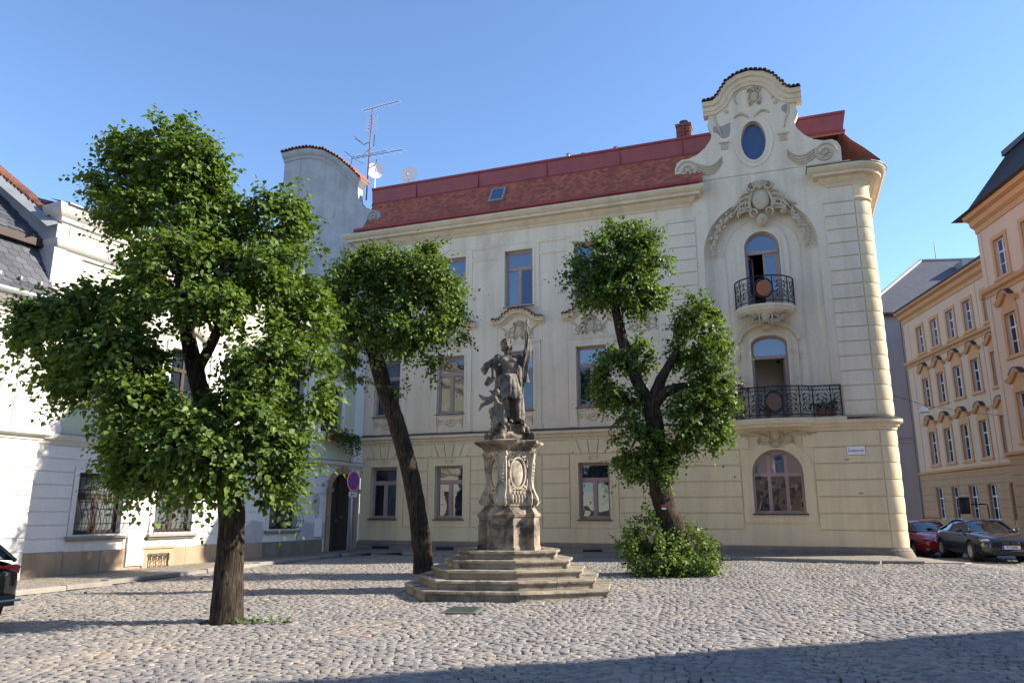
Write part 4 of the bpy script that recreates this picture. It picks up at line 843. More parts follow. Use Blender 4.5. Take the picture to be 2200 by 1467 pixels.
q = MB(); q.prism([(-6.3, .62), (-5.5, .62), (-5.42, .9), (-5.5, 1.3), (-6.0, 1.36), (-6.35, 1.1)], -.0345, -.02); q.build('damp_patch', M['damp'], wh)

# ================================================================ SLATE-ROOFED HOUSE next door
sh = thing('slate_roofed_house', 'white house with slate mansard roof and tiled fire wall beside the white house', 'house', (P0.x, P0.y, 0), WRZ)
m = MB(); m.box(-30, -13.78, -.30, 9, -.5, 6.6); m.build('wall', M['white'], sh)
for r in range(10):
    z0 = .0+.333*r; q = MB(); q.bbox(-30, -13.79, -.33, -.29, z0+.010, z0+.323, .012); q.build('rustication_band', M['white'], sh)
m = MB(); m.mould([(-30, -.30), (-13.76, -.30), (-13.76, 0)], [(0, 3.34), (.05, 3.34), (.08, 3.42), (.20, 3.47), (.22, 3.56), (0, 3.64)]); m.build('string_course', M['wtrim'], sh, 35)
for r in range(8): q = MB(); q.bbox(-14.52, -13.8, -.335, -.29, 3.68+.345*r, 4.0+.345*r, .012); q.build('quoin', M['white'], sh)
m = MB(); m.mould([(-30, -.30), (-13.76, -.30), (-13.76, 0)], [(0, 6.35), (.06, 6.35), (.10, 6.45), (.22, 6.5), (.30, 6.62), (.36, 6.66), (0, 6.70)]); m.build('cornice', M['wtrim'], sh, 35)
m = MB(); m.tube([(-30, -.62, 6.78), (-13.8, -.62, 6.78)], .085, 8); m.build('gutter', M['zinc'], sh, 40)
m = MB(); m.loft([[(x, -.60, 6.80), (x, -.25, 7.15), (x, .60, 8.45)] for x in (-30, -13.9)]); m.loft([[(x, .40, 8.62), (x, 5.2, 12.3), (x, 9, 9.5)] for x in (-30, -13.9)]); sroof = m.build('roof', M['slate'], sh)
m = MB(); m.box(-30, -13.92, .35, .7, 8.40, 8.60); m.build('roof_break', M['dwood'], sroof)
ST = tile_mesh(.27, .36); ST_me = ST.mesh('slate', M['slate'])
for (ya, za, yb, zb, nr) in ((-.58, 6.84, -.25, 7.15, 2), (-.25, 7.15, .60, 8.45, 7), (.42, 8.64, 2.6, 10.32, 9)):
    an = math.atan2(zb-za, yb-ya)
    for r in range(nr):
        for k in range(11):
            link('slate', ST_me, sroof, None, (-16.95+(k+(.5 if r % 2 else 0))*.28, ya+(yb-ya)*r/nr, za+(zb-za)*r/nr+.01), (an, 0, rnd.uniform(-.02, .02)))
m = MB(); m.add([(-13.95, y, z) for y, z in ((-.1, 6.9), (5.2, 9), (5.2, 12.62), (-.1, 9.0))]+[(-13.62, y, z) for y, z in ((-.1, 6.9), (5.2, 9), (5.2, 12.62), (-.1, 9.0))], [(0, 1, 2, 3), (7, 6, 5, 4), (0, 3, 7, 4), (3, 2, 6, 7), (2, 1, 5, 6), (0, 4, 5, 1)]); fw = m.build('fire_wall', M['greygable'], sh)
m = MB(); m.add([(-14.25, -.15, 8.82), (-13.95, -.15, 9.0), (-13.95, 5.2, 12.62), (-14.25, 5.2, 12.42)], [(0, 1, 2, 3)]); m.build('fire_wall_flashing', M['zinc'], fw)
rt = MB(); kk = 6; rr = [[(math.cos(math.pi*i/kk)*.2*s, yy, math.sin(math.pi*i/kk)*.13*s) for i in range(kk+1)] for yy, s in ((0, 1.08), (.3, .9))]; rt.loft(rr); rt.add(rr[0], [tuple(range(kk+1))]); rt = rt.mesh('ridge_tile', M['otile'])
for k in range(2, 26):
    y = -.12+k*.185; link('ridge_tile', rt, fw, None, (-13.79+rnd.uniform(-.015, .015), y, 9.0+(y+.1)*.683), (math.atan(.683)-.05, rnd.uniform(-.05, .05), rnd.uniform(-.03, .03)))
for k in range(3): q = MB(); q.box(-15.3+k*.5, -15.26+k*.5, -.32, -.1, 7.2, 7.28); q.build('snow_guard', M['zinc'], sroof)

# ================================================================ ORANGE SCHOOL BUILDING
OAZ = 5.9; ORZ = math.pi/2-R(OAZ); OQ = Vector((31.5, 57.0))   # local x runs away along the street, +y into the building is to the right (mirrored below)
oh = thing('orange_building', 'long orange and pink four-storey building with ochre mouldings across the street', 'building', (OQ.x, OQ.y, 0), ORZ)
# in this frame the visible face looks to +y, so pieces are built towards +y
def flip(mb): mb.v = [(x, -y, z) for x, y, z in mb.v]; return mb
WIN_Z = [(1.16, 3.37), (5.08, 7.46), (9.36, 11.5), (13.52, 15.5)]
def oface(parent, x0, x1, dep, xs_, eave, pil):
    off = lambda mb: (setattr(mb, 'v', [(x, y+dep, z) for x, y, z in flip(mb).v]), mb)[1]
    m = MB(); m.prism(rect(x0, x1, -1, 4.5), 0, .3, 0, [rect(x-.52, x+.52, *WIN_Z[0]) for x in xs_]); off(m).build('wall', M['ogf'], parent)
    m = MB(); m.prism(rect(x0, x1, 4.5, eave), 0, .3, 0, [rect(x-.52, x+.52, *z) for x in xs_ for z in WIN_Z[1:]]); off(m).build('wall', M['pink'], parent)
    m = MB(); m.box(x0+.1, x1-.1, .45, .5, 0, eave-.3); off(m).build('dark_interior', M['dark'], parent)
    for r in range(8):
        z0 = .3+.52*r; xx = x0+.02
        cuts = [(x-.56, x+.56) for x in sorted(xs_)] if z0 < 3.37 and z0+.52 > 1.16 else []
        for a, b in cuts+[(x1-.02, 0)]:
            if a-xx > .1: q = MB(); q.bbox(xx, a-.01, -.04, .01, z0+.012, z0+.50, .012); off(q).build('rustication_band', M['ogf'], parent)
            xx = b+.01
    for pr, nm in (([(0, 4.2), (.06, 4.2), (.1, 4.36), (.24, 4.44), (.26, 4.56), (0, 4.62)], 'string_course'), ([(0, 12.75), (.06, 12.75), (.1, 12.9), (.26, 13.0), (.3, 13.18), (0, 13.24)], 'string_course'), ([(0, eave-.95), (.06, eave-.95), (.1, eave-.7), (.3, eave-.55), (.36, eave-.3), (.6, eave-.2), (.66, eave), (0, eave+.03)], 'cornice')):
        m = MB(); m.mould([(x0, 0), (x1, 0)], pr); off(m).build(nm, M['otrim'], parent)
    for x in xs_:
        for fl, z in enumerate(WIN_Z):
            q = MB(); y = .16; fw = .06; zt = z[0]+(z[1]-z[0])*.66
            q.prism(rect(x-.52, x+.52, *z), y, y+.06, 0, [rect(x-.46, x+.46, z[0]+fw, z[1]-fw)]); q.box(x-.46, x+.46, y-.01, y+.05, zt-.04, zt+.04); q.box(x-.04, x+.04, y-.005, y+.05, z[0]+fw, z[1]-fw); q.box(x-.46, x+.46, y, y+.045, (z[0]+zt)/2-.02, (z[0]+zt)/2+.02)
            f = off(q).build('window', M['wframe'], parent)
            for a, b, c_, d_ in ((x-.46, x-.04, z[0]+fw, zt-.04), (x+.04, x+.46, z[0]+fw, zt-.04), (x-.46, x-.04, zt+.04, z[1]-fw), (x+.04, x+.46, zt+.04, z[1]-fw)):
                p = MB(); p.add([(a, y+.03, c_), (b, y+.03, c_), (b, y+.03, d_), (a, y+.03, d_)], [(0, 1, 2, 3)]); off(p).build('pane', M['pane'] if fl < 3 else M['panesky'], f)
            if fl:
                q = MB(); ringframe(q, rect(x-.74, x+.74, z[0]-.12, z[1]+.22), rect(x-.52, x+.52, *z), -.06, .02); q.box(x-.82, x+.82, -.12, .02, z[0]-.2, z[0]-.1); off(q).build('window_surround', M['otrim'], parent)
            if fl in (1, 2):
                q = MB(); hz = z[1]+.62; cv = [(x-.95, hz), (x-.7, hz+.02), (x-.45, hz+.18), (x-.2, hz+.42), (x, hz+.48), (x+.2, hz+.42), (x+.45, hz+.18), (x+.7, hz+.02), (x+.95, hz)]
                moulded_arc(q, cv, [(0, -.12), (.16, -.12), (.24, .0), (.28, .08), (0, .1)]); q.prism([(x-.7, z[1]+.2), (x+.7, z[1]+.2), (x+.6, hz+.02), (x+.3, hz+.3), (x, hz+.4), (x-.3, hz+.3), (x-.6, hz+.02)], -.03, .02); pd = off(q).build('window_hood', M['otrim'], parent, 35)
                q = MB(); moulded_arc(q, cv[2:7], [(0, .1), (.30, .09), (.30, .14), (0, .16)]); off(q).build('hood_flashing', M['dslate'], pd)
    for x in pil: q = MB(); q.box(x-.07, x+.07, -.03, .01, 4.65, eave-1); off(q).build('lesene', M['pink'], parent)
oface(oh, -19, 1.55, 0, [-1.35, -3.78, -6.28, -8.75, -11.35, -13.9], 17.35, [.6, -10.0])
m = MB(); m.add([(-19, .6, 17.3), (1.9, .6, 17.3), (1.9, -7, 21.5), (-19, -7, 21.5)], [(0, 1, 2, 3)]); m.build('roof', M['dslate'], oh)
m = MB(); m.tube([(-19, .66, 17.36), (1.7, .66, 17.36)], .08, 6); m.tube([(1.62, .3, 17.2), (1.62, .1, 16.6), (1.62, .1, -.3)], .07, 6); m.build('rain_pipe', M['dslate'], oh)
m = MB(); m.box(-30, 1.5, -9, -.3, -1, 17.2); m.build('building_core', M['pink'], oh)
# projecting wing
wing = thing('orange_building_wing', 'projecting taller wing of the orange building with steep dark roof', 'building', (OQ.x, OQ.y, 0), ORZ)
oface(wing, -25.6, -19.0, 4.07, [-21.0, -23.6], 17.4, [-19.35])
m = MB(); m.box(-25.6, -19.02, -8, 3.75, -1, 17.2); m.build('building_core', M['pink'], wing)
m = MB(); ez = 17.42; m.add([(-26.2, 5.0, ez), (-18.3, 5.0, ez), (-18.3, -8, ez), (-26.2, -8, ez), (-25.6, 4.35, ez+.42), (-18.95, 4.35, ez+.42), (-18.95, -7.4, ez+.42), (-25.6, -7.4, ez+.42), (-24.2, 2.6, 20.5), (-20.35, 2.6, 20.5), (-20.35, -5, 20.5), (-24.2, -5, 20.5)],
    [(3, 2, 1, 0), (0, 1, 5, 4), (1, 2, 6, 5), (2, 3, 7, 6), (3, 0, 4, 7), (4, 5, 9, 8), (5, 6, 10, 9), (6, 7, 11, 10), (7, 4, 8, 11), (8, 9, 10, 11)]); wr = m.build('roof', M['dslate'], wing)
m = MB(); m.box(-24.4, -20.15, -5.2, 2.8, 20.45, 20.75); m.build('roof_crest', M['dslate'], wr)
m = MB()
for k in range(24): m.tube([(-25.5+k*.28, 4.38, ez+.44), (-24.1+k*.16, 2.64, 20.5)], .018, 4)
m.tube([(-25.2, 3.95, ez+1.0), (-19.4, 3.95, ez+1.0)], .03, 5); m.build('standing_seams', M['dslate'], wr)
m = MB(); m.box(-18.99, -18.75, .4, 4.3, 12.8, 13.2); m.build('string_course', M['otrim'], wing)

# ================================================================ BLUE-GREY HOUSE at the end of the street
gh = thing('grey_house', 'plain blue-grey house with slate hip roof behind the orange building', 'house', (30.2, 62, 0), R(-6))
m = MB(); m.box(0, 14, 0, 14, -1, 18.2); m.build('wall', M['greyw'], gh)
m = MB(); m.box(-.02, 14, -.12, 0, 7.6, 7.8); m.box(-.02, 14, -.06, 0, 7.2, 7.35); m.build('string_course', M['greyw'], gh)
m = MB(); m.add([(-.8, -.8, 18.0), (18, -.8, 18.0), (18, 15, 18.0), (-.8, 15, 18.0), (8.2, 6.5, 25.0), (18, 6.5, 25.0)], [(0, 1, 5, 4), (1, 2, 5), (2, 3, 4, 5), (3, 0, 4), (0, 3, 2, 1)]); gr = m.build('roof', M['slate'], gh)
m = MB(); m.tube([(-.8, -.8, 18.05), (8.2, 6.5, 25.05)], .16, 6); m.tube([(8.2, 6.5, 25.05), (18, 6.5, 25.05)], .12, 6); m.build('hip_flashing', M['zinc'], gr)
m = MB(); m.box(10.6, 11.9, 3.8, 5.4, 23.3, 24.1); m.build('roof_hatch', M['zinc'], gr)
for x, y, z in ((.6, .5, 19.4), (9.6, 6.5, 25.1)): m = MB(); m.tube([(x, y, z-.2), (x, y, z+1.8)], [.05, .02], 5); m.build('lightning_rod', M['sillm'], gr)
m = MB(); m.tube([(-.8, -.85, 18.05), (18, -.85, 18.05)], .12, 6); m.build('gutter', M['dslate'], gr)
# ================================================================ HOUSES BEHIND THE CAMERA (they shade the foreground and show in the panes)
def plain_house(label, p, rz, L_, dep, h, wallm, trimm, roofm, ridge):
    t = thing('town_house', label, 'house', (p[0], p[1], gz(*p)), rz)
    n = int(L_/3.0); xs_ = [L_*(k+.5)/n for k in range(n)]
    m = MB(); m.prism(rect(0, L_, -.5, h), 0, .3, 0, [rect(x-.55, x+.55, z, z+1.9) for x in xs_ for z in (1.2, 5.0, 8.6) if z+2.2 < h]); m.build('wall', M[wallm], t)
    m = MB(); m.box(0, L_, .4, dep, -.5, h-.05); m.build('house_core', M[wallm], t)
    for x in xs_:
        for z in (1.2, 5.0, 8.6):
            if z+2.2 < h: window(t, x-.55, x+.55, z, z+1.9, y=.12, framem='wframe', sill=False)
    m = MB(); m.mould([(0, 0), (L_, 0)], [(0, h-.6), (.08, h-.6), (.2, h-.4), (.4, h-.2), (.45, h), (0, h+.03)]); m.mould([(0, 0), (L_, 0)], [(0, 4.0), (.12, 4.05), (.12, 4.2), (0, 4.25)]); m.build('cornice', M[trimm], t)
    m = MB(); m.add([(-.3, -.5, h), (L_+.3, -.5, h), (L_+.3, dep/2, h+ridge), (-.3, dep/2, h+ridge), (L_+.3, dep, h), (-.3, dep, h)], [(0, 1, 2, 3), (3, 2, 4, 5), (0, 3, 5), (1, 4, 2)]); m.build('roof', M[roofm], t)
    return t
k = 1/math.tan(R(SUN_EL)); HS = 12.5
def caster(px, py, h): # point at height h whose shadow falls on ground point (px,py)
    return Vector((px+math.sin(R(SUN_AZ))*h*k, py+math.cos(R(SUN_AZ))*h*k))
A_, B_ = caster(-2.52, 8.04, HS), caster(7.03, 10.85, HS); dd = (B_-A_).normalized()
c0 = A_-dd*16
HB = B_+dd*3.2
q0 = HB; ang = math.atan2(-dd.y, -dd.x)    # front faces the square, local +y away from it
th = plain_house('ochre town house in the shade at the right of the square', (HB.x-dd.y*-.5, HB.y-dd.x*.5), ang, 20, 11, HS, 'ogf', 'otrim', 'tile', 1.2)
plain_house('pale yellow town house across the square from the cream corner house', (2, -16), R(173), 20, 10, 11.5, 'pink', 'wtrim', 'tile', 4)
# ================================================================ MONUMENT
MX, MY = -.06, 16.5; mz = gz(MX, MY)-.01
def remesh(mb, vox, name, mat, parent, smooth_it=2, disp=0, dscale=12, kind=None):
    me = mb.mesh(name, mat); o = bpy.data.objects.new(name, me); COL.objects.link(o)
    md = o.modifiers.new('r', 'REMESH'); md.mode = 'VOXEL'; md.voxel_size = vox
    if smooth_it: sm = o.modifiers.new('s', 'SMOOTH'); sm.iterations = smooth_it; sm.factor = .5
    me2 = bpy.data.meshes.new_from_object(o.evaluated_get(bpy.context.evaluated_depsgraph_get())); bpy.data.objects.remove(o)
    if disp:
        co = np.empty(len(me2.vertices)*3, np.float32); no = np.empty_like(co); me2.vertices.foreach_get('co', co); me2.vertex_normals.foreach_get('vector', no) if hasattr(me2.vertex_normals, 'foreach_get') else None
        co = co.reshape(-1, 3); no = no.reshape(-1, 3)
        for i in range(len(co)): co[i] += no[i]*disp*noise.noise(Vector(co[i])*dscale)
        me2.vertices.foreach_set('co', co.ravel())
    me2.materials.clear(); me2.materials.append(mat); me2.polygons.foreach_set('use_smooth', [True]*len(me2.polygons)); me2.name = name
    return link(name, me2, parent, kind)
mon = thing('monument_pedestal', 'stepped sandstone monument with carved pedestal and oval cartouches', 'monument', (MX, MY, mz), 0)
def octo(mm, rot): 
    a = mm/1.25; pts = []
    for k in range(4):
        for p in ((0, -mm), (a, -a)):
            an = rot+k*math.pi/2; pts.append((p[0]*math.cos(an)-p[1]*math.sin(an), p[0]*math.sin(an)+p[1]*math.cos(an)))
    return pts
def offs(poly, o):
    n = len(poly); P = [Vector(p) for p in poly]; out = []
    for i in range(n):
        d1 = (P[i]-P[i-1]).normalized(); d2 = (P[(i+1) % n]-P[i]).normalized(); n1 = Vector((d1.y, -d1.x)); n2 = Vector((d2.y, -d2.x)); q = n1+n2; q = q/max(q.length_squared/2, .35); out.append(P[i]+q*o)
    return out
def stack(m, poly, prof, mi=0):
    m.loft([[(p.x, p.y, z) for p in offs(poly, o)] for o, z in prof], True, True, mi); return m
SR = R(5.2); RIS = .168
for s in range(5):
    mm = 2.20-.275*s; z0, z1 = s*RIS, (s+1)*RIS; P = octo(mm, SR); st = MB(); stack(st, octo(mm-.36, SR), [(0, -.2 if s == 0 else z0), (0, z1-.012)]); tier = st.build('step', M['step'], mon)
    for k in range(8):
        a, b = Vector(P[k]), Vector(P[(k+1) % 8]); ia, ib = a*((mm-.36)/mm), b*((mm-.36)/mm); zl = -.25 if s == 0 else z0
        cuts = 2 if s < 2 else 1
        for c_ in range(cuts):
            f0, f1 = c_/cuts, (c_+1)/cuts; A, B = a.lerp(b, f0), a.lerp(b, f1); IA, IB = ia.lerp(ib, f0), ia.lerp(ib, f1)
            d = (B-A).normalized(); nn = Vector((d.y, -d.x)); A += d*.004; B -= d*.004; IA += d*.004; IB -= d*.004; jz = rnd.uniform(-.006, .006)
            q = MB(); n = 9; rings = []
            for i in range(n):
                t = i/(n-1); p = A.lerp(B, t); w_ = rnd.uniform(-.008, .006); wz = rnd.uniform(-.006, .004)+jz
                rings.append([(x.x, x.y, z) for x, z in ((IA.lerp(IB, t), zl), (p-nn*.05, zl), (p-nn*.05, z1-.075), (p-nn*(.012-w_), z1-.062), (p+nn*w_, z1-.035+wz), (p-nn*.014, z1+wz), (IA.lerp(IB, t), z1+jz))])
            q.loft(rings, True, True); q.build('step_stone', M['step'], tier)
ped = R(30)
def pplan(a, b, c, w_):
    pts = []
    for k in range(4):
        an = ped+k*math.pi/2
        for p in ((-a, -b), (a, -b), ((c-w_)/1.4142, -(c+w_)/1.4142), ((c+w_)/1.4142, -(c-w_)/1.4142)): pts.append((p[0]*math.cos(an)-p[1]*math.sin(an), p[0]*math.sin(an)+p[1]*math.cos(an)))
    return pts
PP = pplan(.245, .375, .545, .125); T5 = 5*RIS
m = MB(); stack(m, PP, [(.13, T5-.02), (.13, T5+.06), (.115, T5+.07), (.115, T5+.50)]); m.build('pedestal_base', M['mon'], mon)
m = MB(); stack(m, PP, [(.118, T5+.502), (.105, T5+.51), (.105, T5+.65), (.13, T5+.67), (.14, T5+.72), (.09, T5+.77), (.05, T5+.83), (.02, T5+.87), (.0, T5+.9)]); m.build('pedestal_moulding', M['mon'], mon, 30)
m = MB(); stack(m, PP, [(.03, 1.735), (.05, 1.80), (.045, 1.95), (.0, 2.08), (-.03, 2.25), (-.03, 2.6), (-.01, 2.8), (.02, 2.90)]); m.build('pedestal_shaft', M['monp'], mon, 30)
m = MB(); stack(m, PP, [(.0, 2.88), (.04, 2.91), (.06, 2.96), (.15, 3.02), (.19, 3.05), (.20, 3.10), (.10, 3.12), (-.05, 3.14)]); m.build('pedestal_cornice', M['mon'], mon, 30)
m = MB(); stack(m, PP, [(-.12, 3.13), (-.09, 3.18), (-.08, 3.24), (-.13, 3.28), (-.19, 3.33), (-.19, 3.42), (-.15, 3.45), (-.15, 3.50), (-.2, 3.51)]); m.build('statue_socle', M['mon'], mon, 30)
for k in range(4):
    an = ped+k*math.pi/2; q = MB()
    ringp = [(.20*math.cos(t*math.pi/12), -.37-.02, 2.42+.33*math.sin(t*math.pi/12)) for t in range(25)]; q.tube(ringp, .032, 6)
    for sgn in (-1, 1):
        for a0, z0, tr in ((.16, 2.80, 1), (.14, 2.05, -1)): q.tube([(p[0]*sgn, -.405, p[1]) for p in spiral(a0, z0, .10, .02, -tr*math.pi/2, tr*1.3, 14)], .026, 5)
        q.tube([(sgn*x, -.40, z) for x, z in bez((.06, 2.86), (.18, 2.9), (.30, 2.75), (.235, 2.55))], [.03]*13, 5); q.tube([(sgn*x, -.40, z) for x, z in bez((.04, 2.0), (.14, 1.96), (.26, 2.1), (.23, 2.3))], [.03]*13, 5)
    q.ball((0, -.405, 2.84), (.09, .05, .07)); 
    for j in range(5): q.ball((-.16+.08*j, -.435, 1.88), (.036, .03, .10))
    for j in range(4): q.ball((-.12+.08*j, -.43, 2.0), (.04, .03, .05))
    q.build('cartouche_frame', M['monp'], mon, 50, None, None, (0, 0, an))
    q = MB(); q.ball((0, -.36, 2.42), (.175, .055, .30), 16, 12); q.build('oval_shield', M['monp'], mon, True, None, None, (0, 0, an))
    # corner volute with bell-flower drop
    q = MB(); d45 = an+math.pi/4; 
    prof = [(.52, 2.92), (.58, 2.90), (.63, 2.84), (.615, 2.76), (.585, 2.6), (.56, 2.3), (.575, 2.12), (.63, 2.0), (.69, 1.9), (.70, 1.8), (.66, 1.735), (.52, 1.735)]
    q.add([(x, s_*.085, z) for s_ in (-1, 1) for x, z in prof], [tuple(range(12))[::-1], tuple(range(12, 24))]+[(i, (i+1) % 12, 12+(i+1) % 12, 12+i) for i in range(12)])
    for s_ in (-1, 1):
        q.tube([(p[0], s_*.10, p[1]) for p in spiral(.63, 1.85, .085, .02, 0, -1.5, 14)], .018, 5); q.tube([(p[0], s_*.10, p[1]) for p in spiral(.58, 2.83, .06, .02, 0, 1.5, 12)], .015, 5)
    for j in range(7): q.ball((.60-.008*j, 0, 2.62-.075*j), (.03, .05-.003*j, .042), 6, 5)
    q.build('corner_volute', M['monp'], mon, 40, None, None, (0, 0, d45-math.pi/2))
    q = MB(); q.tube([(p[0], 0, p[1]) for p in spiral(.53, 3.22, .085, .02, math.pi/2, -1.3, 12)], .04, 6); q.ball((.44, 0, 3.34), (.06, .06, .1)); q.build('socle_bracket', M['mon'], mon, 50, None, None, (0, 0, d45-math.pi/2))
for ch_ in mon.children:
    if not ch_.name.startswith('step'): ch_.scale = (.93, .93, 1)
# ---------------------------------------------------------------- statue
stt = thing('statue', 'dark weathered stone statue of a crowned bare-chested saint holding a furled flag', 'statue', (MX, MY, mz+3.50), R(6)); stt.scale = (1.08, 1.1, 1.02)
def cap(m, a, ra, b, rb, n=10): m.tube([a, b], [ra, rb], n); m.ball(a, ra, n, 6); m.ball(b, rb, n, 6)
q = MB(); Zs = -3.5
def V3(x, y, z): return (x, y, z-3.5)
# legs
cap(q, V3(.10, -.02, 4.42), .115, V3(.17, -.10, 4.05), .082); cap(q, V3(.17, -.10, 4.05), .075, V3(.19, -.03, 3.66), .05); cap(q, V3(.19, -.03, 3.62), .05, V3(.27, -.17, 3.56), .038); q.ball(V3(.175, -.09, 3.86), (.07, .08, .13))
cap(q, V3(-.10, 0, 4.42), .115, V3(-.08, .0, 4.02), .085); cap(q, V3(-.08, 0, 4.02), .075, V3(.0, .08, 3.68), .05); cap(q, V3(.0, .06, 3.6), .05, V3(.03, -.10, 3.55), .04)
# torso
q.ball(V3(0, 0, 4.47), (.20, .15, .16), 14, 10); q.ball(V3(.01, 0, 4.62), (.165, .115, .14), 14, 10); q.ball(V3(.0, -.01, 4.80), (.195, .13, .17), 14, 10); q.ball(V3(-.02, .0, 4.92), (.23, .135, .12), 14, 10)
for sx in (-1, 1): q.ball(V3(-.015+sx*.09, -.10, 4.90), (.085, .05, .06)); q.ball(V3(.012+sx*.04, -.105, 4.74), (.035, .025, .04)); q.ball(V3(.015+sx*.04, -.10, 4.66), (.035, .025, .035))
cap(q, V3(-.03, .0, 5.0), .075, V3(-.055, -.02, 5.14), .065)
# head tipped back, looking up
rotH = Matrix.Rotation(R(-28), 3, 'X') @ Matrix.Rotation(R(-8), 3, 'Y'); hc = Vector(V3(-.065, -.03, 5.25)); hp = lambda x, y, z: tuple(hc+rotH @ Vector((x, y, z)))
q.ball(hc, (.096, .112, .132), 14, 10, rotH); q.ball(hp(0, -.035, -.07), (.06, .07, .06), 10, 8, rotH); q.ball(hp(0, -.108, -.012), (.018, .028, .035), 8, 6, rotH); q.ball(hp(0, -.10, -.062), (.03, .016, .012), 8, 6, rotH); q.ball(hp(0, -.095, -.10), (.028, .022, .02), 8, 6, rotH)
for sx in (-1, 1): q.ball(hp(sx*.036, -.098, .022), (.024, .014, .012), 8, 6, rotH); q.ball(hp(sx*.038, -.098, .045), (.03, .014, .012), 8, 6, rotH); q.ball(hp(sx*.09, .01, -.005), (.014, .025, .034), 8, 6, rotH); q.ball(hp(sx*.045, -.08, -.03), (.03, .025, .03), 8, 6, rotH)
for k in range(16):
    a = k*math.pi/8; q.ball(hp(.095*math.cos(a), .11*math.sin(a)+.01, .06-.03*math.sin(a)), (.032, .032, .04), 7, 5, rotH)
for k in range(8): a = k*math.pi/4+.2; q.ball(hp(.10*math.cos(a), .04+.07*abs(math.sin(a)), -.05), (.03, .035, .05), 7, 5)
# arms: viewer's left arm lowered with the bucket, viewer's right arm raised on the staff
q.ball(V3(-.245, 0, 4.97), (.085, .085, .085)); cap(q, V3(-.25, 0, 4.96), .072, V3(-.33, -.02, 4.72), .058); cap(q, V3(-.33, -.02, 4.72), .055, V3(-.345, -.14, 4.55), .04); q.ball(V3(-.35, -.165, 4.52), (.045, .05, .05))
q.ball(V3(.195, 0, 4.98), (.085, .085, .085)); cap(q, V3(.20, 0, 4.97), .07, V3(.285, -.01, 4.80), .056); cap(q, V3(.285, -.01, 4.80), .052, V3(.315, -.08, 5.06), .038)
q.ball(V3(.315, -.09, 5.10), (.042, .045, .045))
for j in range(4): cap(q, V3(.355, -.085, 5.065+.028*j), .014, V3(.325, -.145, 5.06+.028*j), .013, 6); cap(q, V3(.325, -.145, 5.06+.028*j), .013, V3(.285, -.125, 5.065+.026*j), .011, 6); cap(q, V3(-.375+.022*j, -.19, 4.50), .014, V3(-.385+.022*j, -.185, 4.455), .012, 6)
cap(q, V3(.285, -.08, 5.10), .016, V3(.30, -.14, 5.155), .013, 6); cap(q, V3(-.31, -.17, 4.52), .016, V3(-.32, -.2, 4.475), .013, 6)
remesh(q, .0135, 'body', M['statue'], stt, 1)
# clothing: kilt with folds, cloak
q = MB(); g = random.Random(4)
for k in range(15):
    a = math.pi*2*k/15; x0, y0 = .17*math.cos(a), .13*math.sin(a); x1, y1 = (.225+g.uniform(-.02, .03))*math.cos(a)+.02, (.18+g.uniform(-.02, .03))*math.sin(a)-.01
    cap(q, V3(x0, y0, 4.56), .045, V3(x1, y1, 4.10+g.uniform(-.05, .03)), .058+g.uniform(-.01, .012), 8)
q.ball(V3(.0, -.02, 4.56), (.21, .165, .055), 14, 8); cap(q, V3(-.01, -.17, 4.52), .035, V3(.0, -.20, 4.18), .03); q.ball(V3(-.01, -.17, 4.52), (.06, .05, .05))
# cloak thrown over the shoulder, hanging behind
for k in range(8): cap(q, V3(-.28-.02*k, .05+.01*k, 4.93-.01*k), .05, V3(-.42-.018*k+.05*math.sin(k), .02, 4.80-.012*k*k*.3), .045, 8)
cap(q, V3(-.32, .06, 4.92), .06, V3(-.50, .0, 4.80), .05); cap(q, V3(-.50, 0, 4.80), .045, V3(-.55, -.03, 4.70), .025)
for k in range(9): cap(q, V3(-.22+.055*k, .14, 4.85-.02*abs(k-4)), .06, V3(-.26+.065*k, .15+g.uniform(-.03, .03), 3.62), .075, 8)
cap(q, V3(.22, .08, 4.45), .06, V3(.26, .02, 3.75), .07); cap(q, V3(.25, .03, 4.2), .05, V3(.27, .06, 3.6), .06)
remesh(q, .016, 'drapery', M['statue'], stt, 2)
# bucket in the lowered hand
q = MB(); rb_ = Matrix.Rotation(R(35), 3, 'Y')
q.add([rb_ @ Vector((r*math.cos(a*math.pi/7), r*math.sin(a*math.pi/7), z))+Vector(V3(-.44, -.17, 4.40)) for r, z in ((.05, -.10), (.085, .07), (.09, .08), (.07, .08), (.04, -.05)) for a in range(14)], [(j*14+i, j*14+(i+1) % 14, (j+1)*14+(i+1) % 14, (j+1)*14+i) for j in range(4) for i in range(14)]+[tuple(range(14))[::-1], tuple(range(56, 70))]); q.build('bucket', M['statue'], stt, 40)
# staff and furled flag
q = MB(); q.tube([V3(.245, -.02, 3.52), V3(.30, -.06, 4.7), V3(.36, -.09, 5.72)], .019, 8); q.ball(V3(.362, -.092, 5.74), .035); q.tube([V3(.362, -.092, 5.74), V3(.368, -.094, 5.80), V3(.374, -.096, 5.88)], [.02, .03, .004], 8); q.build('flag_staff', M['statue'], stt, 40)
q = MB(); rings = []
for k in range(19):
    t = k/18; z = 5.66-t*1.22; cx = .352-.06*t; amp = .012+.085*math.sin(math.pi*min(1, t*.62+.0))**1.3+.02*t
    rings.append([V3(cx+.02+amp*(.9+.5*math.cos(j*.7+t*5))*math.cos(2*math.pi*j/16)*(.9 if math.cos(2*math.pi*j/16) > 0 else .5)+.03*math.sin(t*6), -.07+amp*(.55+.28*math.cos(4*2*math.pi*j/16+t*3))*math.sin(2*math.pi*j/16), z-.06*math.cos(2*math.pi*j/16)*t) for j in range(16)])
q.loft(rings, True, True); q.build('flag', M['statue'], stt, True)
